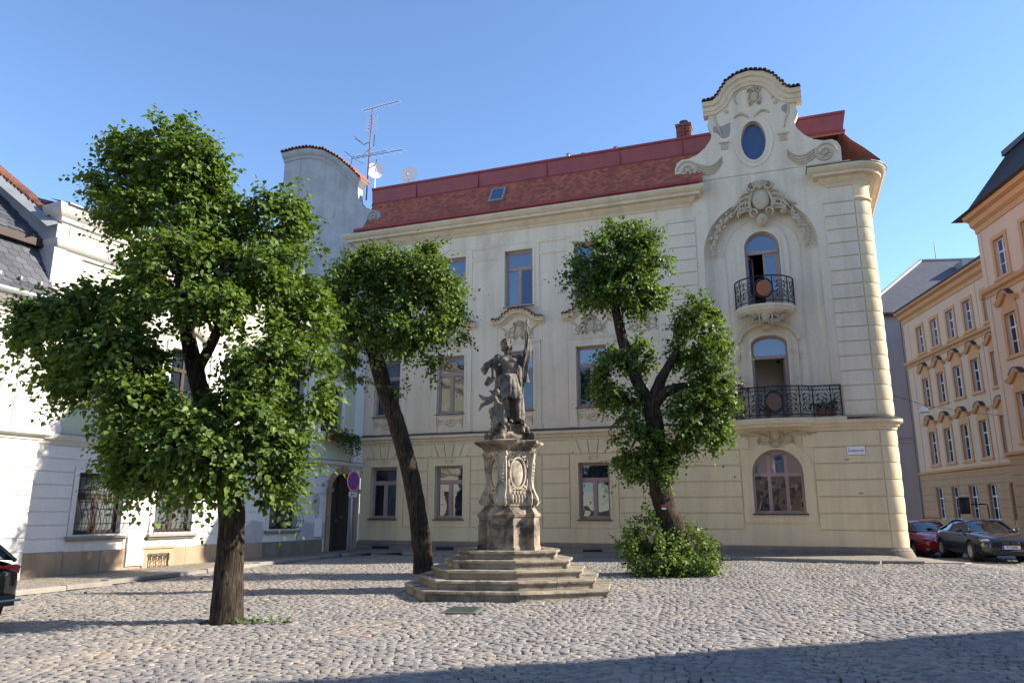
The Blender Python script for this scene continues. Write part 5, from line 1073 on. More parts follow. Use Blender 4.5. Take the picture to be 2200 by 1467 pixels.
# stump and rocks behind the feet
q = MB(); g = random.Random(9)
for k in range(26): q.ball(V3(-.30+g.uniform(-.10, .55), .08+g.uniform(-.1, .1), 3.55+abs(g.gauss(0, .16))), (g.uniform(.05, .1), g.uniform(.05, .1), g.uniform(.06, .14)), 8, 6)
cap(q, V3(-.26, .0, 3.5), .13, V3(-.22, .02, 4.0), .085); cap(q, V3(-.12, -.06, 3.55), .08, V3(-.14, -.08, 3.98), .05)
remesh(q, .018, 'stump', M['statue'], stt, 1)
# flying putto
pt_ = thing('putto', 'small stone cherub leaning out beside the legs of the statue', 'statue', (MX, MY, mz+3.50), R(6))
q = MB(); q.ball(V3(-.285, -.16, 4.19), (.075, .08, .085), 12, 9); q.ball(V3(-.27, -.235, 4.17), (.03, .03, .03)); q.ball(V3(-.262, -.255, 4.185), (.012, .014, .016)); g = random.Random(2)
for k in range(16): a = g.uniform(0, 6.28); b = g.uniform(0, 1.3); q.ball(V3(-.285+.075*math.cos(a)*math.cos(b), -.15+.075*math.sin(a)*math.cos(b)+.02, 4.20+.075*math.sin(b)), .024, 6, 5)
cap(q, V3(-.33, -.15, 4.12), .065, V3(-.44, -.12, 4.02), .075); q.ball(V3(-.47, -.11, 4.0), (.085, .08, .075))
cap(q, V3(-.48, -.10, 4.04), .06, V3(-.60, -.06, 4.07), .045); cap(q, V3(-.60, -.06, 4.07), .042, V3(-.66, -.02, 4.13), .03); cap(q, V3(-.50, -.12, 3.96), .055, V3(-.62, -.16, 3.90), .042); cap(q, V3(-.62, -.16, 3.90), .04, V3(-.67, -.16, 3.80), .028); q.ball(V3(-.675, -.18, 3.78), (.03, .045, .025))
cap(q, V3(-.30, -.17, 4.08), .035, V3(-.21, -.20, 4.0), .028); cap(q, V3(-.21, -.20, 4.0), .026, V3(-.15, -.22, 4.07), .022); cap(q, V3(-.33, -.2, 4.06), .035, V3(-.27, -.23, 3.95), .026); cap(q, V3(-.27, -.23, 3.95), .026, V3(-.2, -.24, 3.92), .02)
for k in range(4): cap(q, V3(-.36, -.08, 4.14), .02, V3(-.44+.03*k, -.04, 4.24-.005*k), .018, 6)
remesh(q, .0125, 'body', M['statue'], pt_, 1)
# ================================================================ TREES
def leaf_mesh(name, pts, dirs, ups, size, mat, parent, kind=None, rs=None, narrow=1.0):
    """one joined mesh of folded heart-shaped leaves; pts/dirs/ups are (n,3)"""
    n = len(pts); d = dirs/np.linalg.norm(dirs, axis=1)[:, None]; s_ = np.cross(d, ups); s_ /= np.linalg.norm(s_, axis=1)[:, None]+1e-9; u = np.cross(s_, d)
    L_ = size[:, None]; fold = rs.uniform(.05, .45, n)[:, None]; curl = rs.uniform(-.25, .1, n)[:, None]
    def P(x, y, z): return pts+L_*(s_*x*narrow+d*y+u*z)
    V = np.stack([P(0, 0, 0), P(-.46, .22, .46*fold), P(-.40, .62, .40*fold+curl*.4), P(0, 1.12, curl), P(.40, .62, .40*fold+curl*.4), P(.46, .22, .46*fold)], 1).reshape(-1, 3)
    F = np.array([(0, 3, 2, 1), (0, 5, 4, 3)])[None]+6*np.arange(n)[:, None, None]; F = F.reshape(-1, 4)
    me = bpy.data.meshes.new(name); me.vertices.add(len(V)); me.vertices.foreach_set('co', V.ravel().astype(np.float32)); me.loops.add(F.size); me.loops.foreach_set('vertex_index', F.ravel().astype(np.int32)); me.polygons.add(len(F)); me.polygons.foreach_set('loop_start', np.arange(0, F.size, 4, dtype=np.int32)); me.update(); me.validate(); me.materials.append(mat)
    return link(name, me, parent, kind)
def foliage(clumps, nshoot, per, lsize, seed, slen=.42, droop=.35, gap=.06):
    """clumps: (centre, (rx,ry,rz), weight). shoots start in the outer shell of a clump and bear leaves"""
    rs = np.random.RandomState(seed); tot = sum(c[2] for c in clumps); B = []; D = []; tw = []
    for c, r, wgt in clumps:
        n = int(nshoot*wgt/tot); d = rs.normal(size=(n*2, 3)); d /= np.linalg.norm(d, axis=1)[:, None]; rad = rs.uniform(.30, 1.0, n*2)**.5
        rad = rad*np.array([1+.6*noise.noise(Vector(np.array(c)*3+q*1.6))+.45*noise.noise(Vector(np.array(c)+q*4.5)) for q in d]); p = np.array(c)+d*rad[:, None]*np.array(r)
        keep = np.array([noise.noise(Vector(q*1.7)+Vector((seed, 0, 0)))+.35*noise.noise(Vector(q*4.1)) > -gap-.12*rd for q, rd in zip(p, rad)])
        p, d = p[keep][:n], d[keep][:n]; dd = d*np.array([1, 1, .8])+np.array([0, 0, .30])+rs.normal(0, .45, d.shape); dd /= np.linalg.norm(dd, axis=1)[:, None]; B.append(p); D.append(dd)
    B = np.concatenate(B); D = np.concatenate(D); n = len(B); ln = slen*rs.uniform(.40, 1.35, n)*np.where(rs.rand(n) < .18, rs.uniform(1.3, 2.1, n), 1)
    pts = []; dr = []; up = []; sz = []
    side = np.cross(D, rs.normal(size=D.shape)); side /= np.linalg.norm(side, axis=1)[:, None]
    for k in range(per):
        t = (k+.5)/per; p = B+D*(ln*t)[:, None]; p[:, 2] -= droop*ln*t*t; s_ = side*(1 if k % 2 else -1)
        dl = D*.55+s_*.8+rs.normal(0, .35, D.shape); dl[:, 2] -= .55
        pts.append(p+s_*lsize*.25); dr.append(dl); uu = rs.normal(0, .45, D.shape); uu[:, 2] += 1; uu += D*.35; up.append(uu); sz.append(lsize*rs.uniform(.55, 1.25, n)*(1-.35*t))
    return np.concatenate(pts), np.concatenate(dr), np.concatenate(up), np.concatenate(sz), rs, B, D, ln
def bark_tube(m, pts, rad, n=14, lump=.06, seed=0):
    pts = [Vector(p) for p in pts]; P = []; Rr = []
    for i in range(len(pts)-1):     # subdivide with Catmull-Rom
        a, b, c, d = pts[max(i-1, 0)], pts[i], pts[i+1], pts[min(i+2, len(pts)-1)]
        for k in range(8):
            t = k/8; P.append(.5*((2*b)+(c-a)*t+(2*a-5*b+4*c-d)*t*t+(3*b-a-3*c+d)*t**3)); Rr.append(rad[i]+(rad[i+1]-rad[i])*t)
    P.append(pts[-1]); Rr.append(rad[-1]); o = len(m.v); m.tube(P, Rr, n)
    for i in range(o, len(m.v)):
        j = (i-o)//n; c = P[min(j, len(P)-1)]; v = Vector(m.v[i]); dd = v-c; k = noise.noise(Vector((v.x*22, v.y*22, v.z*2.6))+Vector((seed, 0, 0)))*.8+noise.noise(Vector((v.x*8, v.y*8, v.z*1.6))+Vector((seed, 3, 0)))*.7+noise.noise(v*3.1)*.6; m.v[i] = tuple(c+dd*(1+lump*2*k))
def tree(name, label, Y, trunk, limbs, clumps, nshoot, per, ls, seed, slen, gap=.06, lean=0):
    base = at(*trunk[0][:2], Y); t = thing(name, label, 'tree', (base.x, base.y, gz(base.x, base.y)), 0, 'linden trees on the square'); o = Vector(t.location)
    loc = lambda px, py, dy=0: at(px, py, Y+dy)-o
    m = MB(); P = [loc(*p[:2], p[3] if len(p) > 3 else 0) for p in trunk]; P[0].z = -.1; bark_tube(m, P, [p[2] for p in trunk], 40, .05, seed); tr = m.build('trunk', M['bark'], t, True)
    for lb in limbs:
        m = MB(); bark_tube(m, [loc(*p[:2], (p[3] if len(p) > 3 else 0)+lean) for p in lb], [p[2] for p in lb], 10, .06, seed+3); m.build('limb', M['bark'], tr, True)
    sc = Y/FPX; CL = []
    for c in clumps:
        px, py, rx, ry = c[:4]; dy = (c[4] if len(c) > 4 else 0)+lean; p = loc(px, py, dy); k = (Y+dy)*1.03/FPX; e_ = slen*(.55 if Y < 15 else .42); CL.append((tuple(p), (max(rx*k-e_, .10), max((rx+ry)/2*k*.95-e_, .10), max(ry*k-e_, .10)), rx*ry*(c[5] if len(c) > 5 else 1)))
    pts, dr, up, sz, rs, B, D, ln = foliage(CL, nshoot, per, ls, seed, slen, .35, gap)
    leaf_mesh('crown', pts, dr, up, sz, M['leaf'], t, None, rs)
    m = MB(); sel = rs.choice(len(B), min(420, len(B)), False)
    for i in sel: e = B[i]+D[i]*ln[i]; m.tube([B[i]-D[i]*.25, B[i]+D[i]*ln[i]*.5, e-np.array([0, 0, .2*ln[i]])], [.008, .006, .003], 3, False)
    m.build('twigs', M['bark'], t, False, 'stuff'); return t
T1 = tree('linden_tree', 'large leafy linden tree before the white house, with a thick straight trunk', 12.27,
    [(485, 1335, .27), (487, 1300, .235), (494, 1200, .205), (497, 1085, .20), (487, 990, .19), (448, 890, .16), (420, 800, .14), (402, 710, .12), (388, 600, .09), (372, 470, .05)],
    [[(490, 1000, .14), (540, 900, .11, .2), (585, 770, .08, .4), (610, 620, .05, .4)], [(480, 980, .12), (380, 930, .09, -.3), (260, 850, .07, -.5), (140, 760, .04, -.6)], [(487, 1000, .1), (420, 960, .08, -.9), (340, 900, .05, -1.4)], [(420, 800, .1), (470, 700, .08, -.6), (490, 560, .05, -.8)]],
    [(340, 330, 118, 92, .1), (262, 400, 72, 95, .2), (420, 360, 85, 92, -.3), (350, 470, 140, 110, -.3), (470, 470, 70, 110, .2), (410, 590, 140, 105, -.7), (300, 600, 62, 70, .3),
     (590, 480, 88, 95, .3), (640, 570, 70, 105, .4), (560, 620, 110, 110, -.2), (650, 700, 75, 90, .2), (640, 830, 88, 95, 0), (575, 780, 92, 100, -.5),
     (170, 690, 125, 95, -.2), (85, 700, 72, 75, -.3), (250, 740, 120, 100, -.7), (130, 800, 90, 62, -.3), (230, 850, 100, 75, -.6), (295, 860, 88, 85, -.9),
     (410, 935, 130, 85, -1.0), (540, 920, 120, 120, -.6), (330, 970, 110, 80, -.6), (450, 1010, 130, 75, -.7), (590, 1000, 70, 85, -.3), (300, 1030, 75, 42, -.3), (545, 1080, 50, 45, -.1, 1.3), (420, 650, 110, 62, -1.0)],
    6800, 10, .110, 11, .36, .04)
T2 = tree('linden_tree', 'linden with a long leaning bare trunk and flat crown beside the monument', 20.6,
    [(912, 1236, .30), (908, 1190, .26), (898, 1110, .24, -.05), (880, 1010, .23, -.15), (852, 910, .225, -.4), (825, 830, .215, -.6), (808, 770, .21, -.75), (797, 735, .19, -.85)],
    [[(797, 745, .14), (765, 690, .10, .2), (720, 640, .06, .4)], [(800, 745, .13), (835, 690, .10, -.3), (900, 640, .07, -.5), (960, 620, .04, -.4)], [(798, 745, .12), (790, 660, .09, .3), (800, 580, .05, .3)]],
    [(780, 620, 85, 75, .2), (716, 640, 42, 62, .3), (850, 590, 78, 58, -.2), (915, 600, 70, 62, -.3), (960, 655, 45, 72, -.2), (890, 690, 78, 58, -.6), (770, 700, 66, 58, -.3), (720, 710, 40, 45, .2), (760, 560, 52, 28, .1), (895, 545, 40, 22, 0), (865, 745, 48, 36, -.4), (945, 740, 26, 34, -.2), (745, 775, 28, 34, .2, .7), (762, 812, 22, 24, 0, .6), (868, 845, 10, 8, -.1, .5), (880, 832, 9, 7, -.1, .5), (985, 700, 18, 40, -.2), (930, 775, 16, 22, -.3), (800, 545, 30, 26, .2), (930, 540, 22, 20, -.1)],
    3400, 9, .110, 12, .46, .03, -.9)
T3 = tree('linden_tree', 'forked linden with three leafy tufts and a red and white trail mark on the trunk', 20.0,
    [(1462, 1190, .34), (1448, 1140, .305), (1428, 1090, .28), (1415, 1030, .26), (1412, 960, .24), (1404, 900, .225), (1398, 862, .205)],
    [[(1398, 872, .18), (1372, 825, .17), (1348, 765, .155), (1328, 690, .14), (1322, 640, .10), (1330, 560, .05)], [(1400, 868, .17), (1418, 820, .15, -.1), (1440, 780, .12, -.2), (1480, 720, .07, -.2)], [(1402, 875, .16), (1430, 842, .14, -.3), (1470, 830, .11, -.4), (1510, 828, .07, -.5)]],
    [(1330, 560, 92, 72, .1), (1270, 600, 58, 68, .2), (1390, 560, 52, 70, -.2), (1345, 625, 85, 50, -.2), (1345, 500, 60, 34, .1), (1385, 640, 42, 40, -.2),
     (1500, 700, 52, 68, -.2), (1520, 770, 48, 70, -.3), (1470, 740, 34, 52, .1), (1535, 850, 44, 68, -.3), (1490, 880, 62, 66, -.4), (1530, 920, 38, 48, -.2), (1455, 930, 48, 48, -.2),
     (1325, 795, 46, 60, .2), (1300, 840, 34, 40, .2), (1370, 760, 34, 46, .8), (1345, 870, 48, 40, -.2), (1375, 950, 50, 42, -.1), (1385, 1000, 58, 42, -.3), (1430, 1000, 26, 40, -.4), (1345, 985, 30, 26, 0)],
    4100, 9, .112, 13, .38, .04)
q = MB(); pm = at(1424, 1087, 20.0-.31); 
# trail mark painted on the bark
def on_trunk(px0, py0, px1, py1, mat, nm):
    a, b, c, d = (at(x, y, 20.0-.30) for x, y in ((px0, py1), (px1, py1), (px1, py0), (px0, py0))); o = T3.location; m = MB(); pts = [Vector(v)-Vector(o) for v in (a, b, c, d)]; m.add(pts+[v+Vector((0, .03, 0)) for v in pts], [(0, 1, 2, 3), (0, 4, 5, 1), (1, 5, 6, 2), (2, 6, 7, 3), (3, 7, 4, 0)]); m.build(nm, mat, T3)
on_trunk(1421, 1083, 1431, 1089, M['trail_red'], 'trail_mark'); on_trunk(1422, 1090, 1431, 1094, M['whitep'], 'trail_mark')
# ---------------------------------------------------------------- bush of suckers and weeds round the forked linden
bx, by = 4.3, 19.9; bush = thing('sucker_bush', 'dense green bush of shoots and weeds around the foot of the forked linden', 'bush', (bx, by, gz(bx, by))); o = Vector(bush.location)
CL = []
for px, py, rx, ry, Y_ in ((1385, 1150, 34, 44, 20.0), (1375, 1190, 44, 34, 19.7), (1420, 1195, 60, 36, 19.4), (1480, 1180, 48, 40, 19.9), (1500, 1205, 36, 26, 19.5), (1440, 1215, 70, 22, 19.2), (1388, 1112, 12, 30, 20.2), (1365, 1165, 14, 30, 20.0), (1408, 1140, 10, 26, 20.3), (1515, 1190, 16, 26, 19.7), (1470, 1150, 30, 22, 20.2)):
    p = at(px, py, Y_)-o; kq = Y_*1.03/FPX; CL.append((tuple(p), (rx*kq, (rx+ry)/2*kq, ry*kq), rx*ry))
pts, dr, up, sz, rs, B, D, ln = foliage(CL, 850, 9, .085, 21, .28, .25, .2); leaf_mesh('foliage', pts, dr, up, sz, M['leaf'], bush, None, rs)
m = MB()
for i in rs.choice(len(B), 150, False): m.tube([B[i]*np.array([.75, .75, 0]), B[i]*np.array([.95, .95, .6]), B[i]+D[i]*ln[i]*.6], [.009, .006, .003], 3, False)
m.build('stems', M['bark'], bush, False, 'stuff')
rs = np.random.RandomState(5); n = 5200; a = rs.uniform(-.25, 1, n); px = 1400+a*140; base = np.array([[*(at(x, 1236-8*abs(q_-.4)-rs.uniform(0, 18), 19.1+rs.uniform(-.2, .7))-o)] for x, q_ in zip(px, a)]); base[:, 2] = rs.uniform(0, 1, n)*np.where(px > 1500, .55, .38)*np.clip(1.3-np.abs(a-.45)*1.6, .3, 1)
dr = rs.normal(0, .5, (n, 3)); dr[:, 2] += .9; up = rs.normal(0, 1, (n, 3)); leaf_mesh('weeds', base, dr, up, rs.uniform(.04, .08, n), M['weed'], bush, 'stuff', rs, .45)
# small sprouts at the foot of the big linden and dry leaves on the setts
rs = np.random.RandomState(8); n = 60; p0 = np.stack([-4.15+rs.uniform(-.1, .75, n), 12.0+rs.uniform(-.1, .2, n), rs.uniform(.0, .06, n)-.04], 1); dr = rs.normal(0, 1, (n, 3)); up = np.tile([0, 0, 1.], (n, 1))+rs.normal(0, .3, (n, 3)); o_ = leaf_mesh('ground_sprouts', p0, dr, up, rs.uniform(.04, .08, n), M['weed'], None, 'stuff', rs); o_['label'] = 'small green sprouts at the foot of the big linden'; o_['category'] = 'plant'
n = 420; X = np.concatenate([rs.uniform(-9.5, -3.5, 260), rs.uniform(-9, 9, 160)]); Yv = np.concatenate([rs.uniform(13, 21, 260), rs.uniform(9, 22, 160)]); kp = [tuple(k_) for k_ in KERB]+[(60, 46), (60, 80), (-60, 80), (-60, 8)]; ok = ~inpoly(X, Yv, kp) & (np.hypot(X+.06, Yv-16.5) > 2.5); X, Yv = X[ok], Yv[ok]; n = len(X)
p0 = np.stack([X, Yv, [gz(x, y)+.012 for x, y in zip(X, Yv)]], 1); dr = rs.normal(0, 1, (n, 3)); dr[:, 2] *= .15; up = np.tile([0, 0, 1.], (n, 1))+rs.normal(0, .25, (n, 3)); o_ = leaf_mesh('fallen_leaves', p0, dr, up, rs.uniform(.04, .075, n), M['dryleaf'], None, 'stuff', rs); o_['label'] = 'dry brown leaves scattered over the cobbles'; o_['category'] = 'leaves'
# ================================================================ CARS
def wheel_parts(parent, x, y, r, wd, spokes):
    w_ = thing_part('wheel', parent, (x, y, r)); s_ = 1 if y > 0 else -1
    t = MB(); pr = [(r*.62, -wd/2), (r*.9, -wd/2), (r*.985, -wd*.38), (r, -wd*.2), (r, wd*.2), (r*.985, wd*.38), (r*.9, wd/2), (r*.62, wd/2)]
    t.loft([[(a*math.cos(k*math.pi/12), b, a*math.sin(k*math.pi/12)) for k in range(24)] for a, b in pr], True); t.build('tyre', M['rubber'], w_, 40)
    q = MB(); yo = s_*wd*.44
    q.loft([[(a*math.cos(k*math.pi/12), b, a*math.sin(k*math.pi/12)) for k in range(24)] for a, b in ((r*.64, yo*1.08), (r*.60, yo*1.1), (r*.57, yo*.7), (r*.57, -yo))], True)
    for k in range(spokes):
        a = 2*math.pi*k/spokes
        for da in (-.09, .09):
            c, s2 = math.cos(a+da*2.2), math.sin(a+da*2.2); c0, s0 = math.cos(a+da*.6), math.sin(a+da*.6); n_ = Vector((-math.sin(a), 0, math.cos(a)))*r*.035
            p, e = Vector((c0*r*.12, yo*.92, s0*r*.12)), Vector((c*r*.60, yo*1.02, s2*r*.60)); dy = Vector((0, -s_*.02, 0)); q.add([p-n_, p+n_, e+n_, e-n_, p-n_+dy, p+n_+dy, e+n_+dy, e-n_+dy], [(0, 1, 2, 3), (4, 7, 6, 5), (0, 4, 5, 1), (1, 5, 6, 2), (2, 6, 7, 3), (3, 7, 4, 0)])
    q.ball((0, yo*.92, 0), (r*.15, .02, r*.15)); q.build('rim', M['alloy'], w_, 40)
    q = MB(); q.loft([[(r*.56*math.cos(k*math.pi/12), yo*.35, r*.56*math.sin(k*math.pi/12)) for k in range(24)]]*2, True, True); q.build('brake_disc', M['plast'], w_)
def thing_part(name, parent, loc, rz=0):
    o = bpy.data.objects.new(name, None); COL.objects.link(o); o.parent = parent; o.location = loc; o.rotation_euler = (0, 0, rz); return o
def carbody(t, S, paint, axles, r, half):
    """S: stations (x, z_bottom, z_mid_width, half width, belt z, half width at belt, deck z)"""
    rings = []
    for x, zb, hw, zm, bw, zbelt, zdeck in S:
        h = [(0, zb), (hw*.86, zb), (hw*.97, zb+.06), (hw, zm), (hw*.985, (zm+zbelt)/2), (bw, zbelt), (bw*.86, zdeck-(zdeck-zbelt)*.25 if zdeck > zbelt else zdeck), (bw*.5, zdeck), (0, zdeck+.012)]
        rings.append([(x, -a, b) for a, b in h]+[(x, a, b) for a, b in h[-2:0:-1]])
    m = MB(); m.loft(rings, True, True); me = m.mesh('body', paint); o = bpy.data.objects.new('b', me); COL.objects.link(o)
    sub = o.modifiers.new('s', 'SUBSURF'); sub.levels = sub.render_levels = 2; cut = []
    for ax in axles:
        c = MB(); c.loft([[(ax+(r+.055)*math.cos(k*math.pi/14), yy, r+(r+.055)*math.sin(k*math.pi/14)) for k in range(28)] for yy in (-1.2, -half+.32)], True, True); c.loft([[(ax+(r+.055)*math.cos(k*math.pi/14), yy, r+(r+.055)*math.sin(k*math.pi/14)) for k in range(28)] for yy in (half-.32, 1.2)], True, True)
        co = c.build('c', M['plast']); cut.append(co); bm2 = o.modifiers.new('b', 'BOOLEAN'); bm2.object = co; bm2.operation = 'DIFFERENCE'; bm2.solver = 'EXACT'
    me2 = bpy.data.meshes.new_from_object(o.evaluated_get(bpy.context.evaluated_depsgraph_get())); bpy.data.objects.remove(o)
    for c in cut: bpy.data.objects.remove(c)
    me2.materials.clear(); me2.materials.append(paint); me2.polygons.foreach_set('material_index', [0]*len(me2.polygons)); me2.polygons.foreach_set('use_smooth', [True]*len(me2.polygons)); me2.set_sharp_from_angle(angle=R(38)); b = link('body', me2, t)
    q = MB()
    for ax in axles:
        for s_ in (-1, 1): q = MB(); q.loft([[(ax+(r+.05)*math.cos(k*math.pi/14), s_*yy, r+(r+.05)*math.sin(k*math.pi/14)) for k in range(28)] for yy in (half-.30, half-.03)], True); q.add([(ax+(r+.05)*math.cos(k*math.pi/14), s_*(half-.31), r+(r+.05)*math.sin(k*math.pi/14)) for k in range(28)], [tuple(range(28))]); q.build('wheel_arch', M['plast'], t)
    return b
def greenhouse(t, G, paint, roofz, pill):
    """G: stations (x, half width at belt, belt z, half width at roof, roof z); first is the windscreen foot, last the rear foot"""
    rings = [[(x, -bw, zb), (x, -(bw*.45+rw*.55), zb+(rz-zb)*.55), (x, -rw, rz-.05*(rz > zb+.1)), (x, -rw*.6, rz), (x, 0, rz+.012), (x, rw*.6, rz), (x, rw, rz-.05*(rz > zb+.1)), (x, (bw*.45+rw*.55), zb+(rz-zb)*.55), (x, bw, zb)] for x, bw, zb, rw, rz in G]
    m = MB(); m.loft(rings); me = m.mesh('windows', M['carglass'], True); link('windows', me, t)
    top = [g for g in G if g[4] > roofz-.16]; m = MB(); m.loft([[(x, -rw-.005, rz-.035), (x, -rw*.6, rz+.012), (x, 0, rz+.024), (x, rw*.6, rz+.012), (x, rw+.005, rz-.035)] for x, bw, zb, rw, rz in top]); m.build('roof', paint, t, True)
    for s_ in (-1, 1):
        m = MB()
        m.tube([(x, s_*(rw+.006), rz-.035) if rz > zb+.1 else (x, s_*(bw+.0), zb) for x, bw, zb, rw, rz in G], .032, 6); m.build('roof_pillar', paint, t, True)
        for px_ in pill:
            g = min(G, key=lambda q_: abs(q_[0]-px_)); m = MB(); m.add([(px_-.05, s_*(g[1]+.004), g[2]), (px_+.05, s_*(g[1]+.004), g[2]), (px_+.04, s_*(g[1]*.45+g[3]*.55+.006), g[2]+(g[4]-g[2])*.55), (px_+.03, s_*(g[3]+.006), g[4]-.05), (px_-.04, s_*(g[3]+.006), g[4]-.05), (px_-.045, s_*(g[1]*.45+g[3]*.55+.006), g[2]+(g[4]-g[2])*.55)], [(0, 1, 2, 5), (5, 2, 3, 4)]); m.build('door_pillar', M['plast'], t)
def patch(t, name, mat, pts, th=.02):   # thin shaped panel following given 3-D outline, pushed outwards along +x of the car
    m = MB(); n = len(pts); m.add([tuple(p) for p in pts]+[(p[0]-th, p[1], p[2]) for p in pts], [tuple(range(n)), tuple(range(2*n-1, n-1, -1))]+[(i, n+i, n+(i+1) % n, (i+1) % n) for i in range(n)]); return m.build(name, mat, t, 30)
def mirrors(t, x, y, z, paint):
    for s_ in (-1, 1):
        m = MB(); m.ball((x, s_*(y+.10), z), (.07, .11, .075), 10, 7); m.tube([(x, s_*y, z-.06), (x, s_*(y+.08), z-.03)], .025, 5); m.build('wing_mirror', paint, t, True)
# --- black coupe facing the camera
hd = math.atan2(-.98, -.20); cp = (16.45, 27.0)
bc = thing('black_coupe', 'black two-door coupe with silver wheels parked facing the square', 'car', (cp[0], cp[1], gz(*cp)), hd)
S = [(-2.28, .40, .60, .55, .60, .80, .93), (-2.20, .27, .80, .55, .74, .84, .985), (-1.85, .22, .87, .56, .80, .90, 1.0), (-1.38, .20, .89, .58, .83, .93, 1.0), (-.7, .18, .875, .56, .83, .92, .95), (0, .18, .87, .55, .83, .91, .94), (.7, .18, .875, .55, .83, .90, .94), (1.0, .18, .88, .56, .82, .875, .965), (1.38, .19, .89, .58, .81, .85, .93), (1.8, .20, .87, .56, .76, .79, .87), (2.15, .21, .80, .52, .68, .71, .78), (2.30, .26, .66, .48, .55, .62, .68)]
carbody(bc, S, M['carblack'], (-1.38, 1.38), .325, .89)
greenhouse(bc, [(1.02, .72, .945, .70, .955), (.72, .76, .93, .63, 1.13), (.38, .785, .93, .57, 1.29), (.1, .80, .93, .56, 1.355), (-.35, .80, .93, .555, 1.375), (-.85, .79, .94, .54, 1.335), (-1.3, .77, .96, .53, 1.20), (-1.75, .72, .985, .60, 1.0)], M['carblack'], 1.375, (-.55,))
for x in (-1.38, 1.38):
    for y in (-.77, .77): wheel_parts(bc, x, y, .325, .225, 7)
for s_ in (-1, 1):
    patch(bc, 'headlight', M['lamp'], [(2.235, s_*.42, .60), (2.12, s_*.70, .63), (1.98, s_*.79, .70), (2.06, s_*.74, .755), (2.20, s_*.46, .70)] if s_ > 0 else [(2.235, s_*.42, .60), (2.20, s_*.46, .70), (2.06, s_*.74, .755), (1.98, s_*.79, .70), (2.12, s_*.70, .63)], .1)
    k_ = patch(bc, 'kidney_grille', M['plast'], [(2.335, s_*.03, .555), (2.315, s_*.25, .565), (2.29, s_*.28, .64), (2.30, s_*.24, .675), (2.315, s_*.03, .675)], .06)
    for j in range(6): m = MB(); m.box(2.335-.006*j, 2.342-.006*j, s_*(.05+.036*j)-.005, s_*(.05+.036*j)+.005, .57, .665); m.build('grille_bar', M['chrome'], k_)
    m = MB(); m.ball((2.16, s_*.66, .36), (.06, .075, .05)); m.build('fog_light', M['lamp'], bc, True); m = MB(); m.ball((2.075, s_*.60, .675), (.15, .215, .062), 14, 10, Matrix.Rotation(-s_*.45, 3, 'Z')); m.build('headlight_lens', M['lamp'], bc, True)
m = MB(); m.bbox(-.52, .52, -2.36, -2.25, .24, .40, .03); m.v = [(-y, x, z) for x, y, z in m.v]; m.build('lower_intake', M['plast'], bc)
m = MB(); m.loft([[(2.255+o_, .045*s2*math.cos(a*math.pi/10), .735+.045*s2*math.sin(a*math.pi/10)) for a in range(20)] for o_, s2 in ((0, 1), (.02, .95))], True, True); rd_ = m.build('badge', M['chrome'], bc)
for a0 in (0, math.pi): m = MB(); m.add([(2.2765, 0, .735)]+[(2.2765, .034*math.cos(a0+a*math.pi/12), .735+.034*math.sin(a0+a*math.pi/12)) for a in range(7)], [tuple(range(8))]); m.build('badge_quarter', M['signblue'], rd_)
pl = MB(); pl.box(2.352, 2.364, -.26, .26, .43, .54); pl = pl.build('number_plate', M['whitep'], bc); m = MB(); m.box(2.3635, 2.366, -.26, -.215, .43, .54); m.build('plate_band', M['signblue'], pl)
link('plate_text', text_mesh('PT\u00b7339IK', .095, M['black'], .002), pl, None, (2.3665, .02, .485), (math.pi/2, 0, math.pi/2), (.92, 1, 1))
mirrors(bc, .62, .80, .98, M['carblack'])
m = MB(); m.tube([(-2.0, .80, .955), (-1.0, .852, .945), (.6, .852, .925), (1.0, .83, .90)], .01, 5); m.build('belt_trim', M['chrome'], bc); m = MB(); m.tube([(-2.0, -.80, .955), (-1.0, -.852, .945), (.6, -.852, .925), (1.0, -.83, .90)], .01, 5); m.build('belt_trim', M['chrome'], bc)
# --- red estate behind it
cp2 = (17.0, 31.9); rc = thing('red_estate_car', 'bright red estate car parked behind the black coupe', 'car', (cp2[0], cp2[1], gz(*cp2)), math.atan2(-1, -.12))
S2 = [(-2.10, .42, .60, .6, .62, .9, .98), (-2.04, .28, .78, .6, .76, .95, 1.0), (-1.6, .22, .855, .6, .80, .97, 1.0), (-1.22, .2, .865, .62, .81, .97, 1.0), (-.4, .19, .86, .58, .81, .95, .98), (.4, .19, .86, .58, .81, .93, .97), (.85, .19, .865, .6, .80, .92, 1.0), (1.24, .2, .865, .62, .78, .89, .985), (1.65, .21, .84, .6, .72, .83, .93), (1.95, .22, .78, .56, .66, .74, .82), (2.12, .28, .66, .5, .56, .64, .70)]
carbody(rc, S2, M['carred'], (-1.22, 1.24), .31, .865)
greenhouse(rc, [(1.1, .70, .985, .68, .99), (.75, .74, .96, .63, 1.2), (.45, .765, .95, .59, 1.36), (.1, .78, .95, .575, 1.45), (-.6, .78, .95, .57, 1.47), (-1.3, .77, .97, .56, 1.45), (-1.8, .75, .98, .55, 1.36), (-2.0, .73, 1.0, .62, 1.02)], M['carred'], 1.47, (-.2, -1.2))
for x in (-1.22, 1.24):
    for y in (-.75, .75): wheel_parts(rc, x, y, .31, .2, 5)
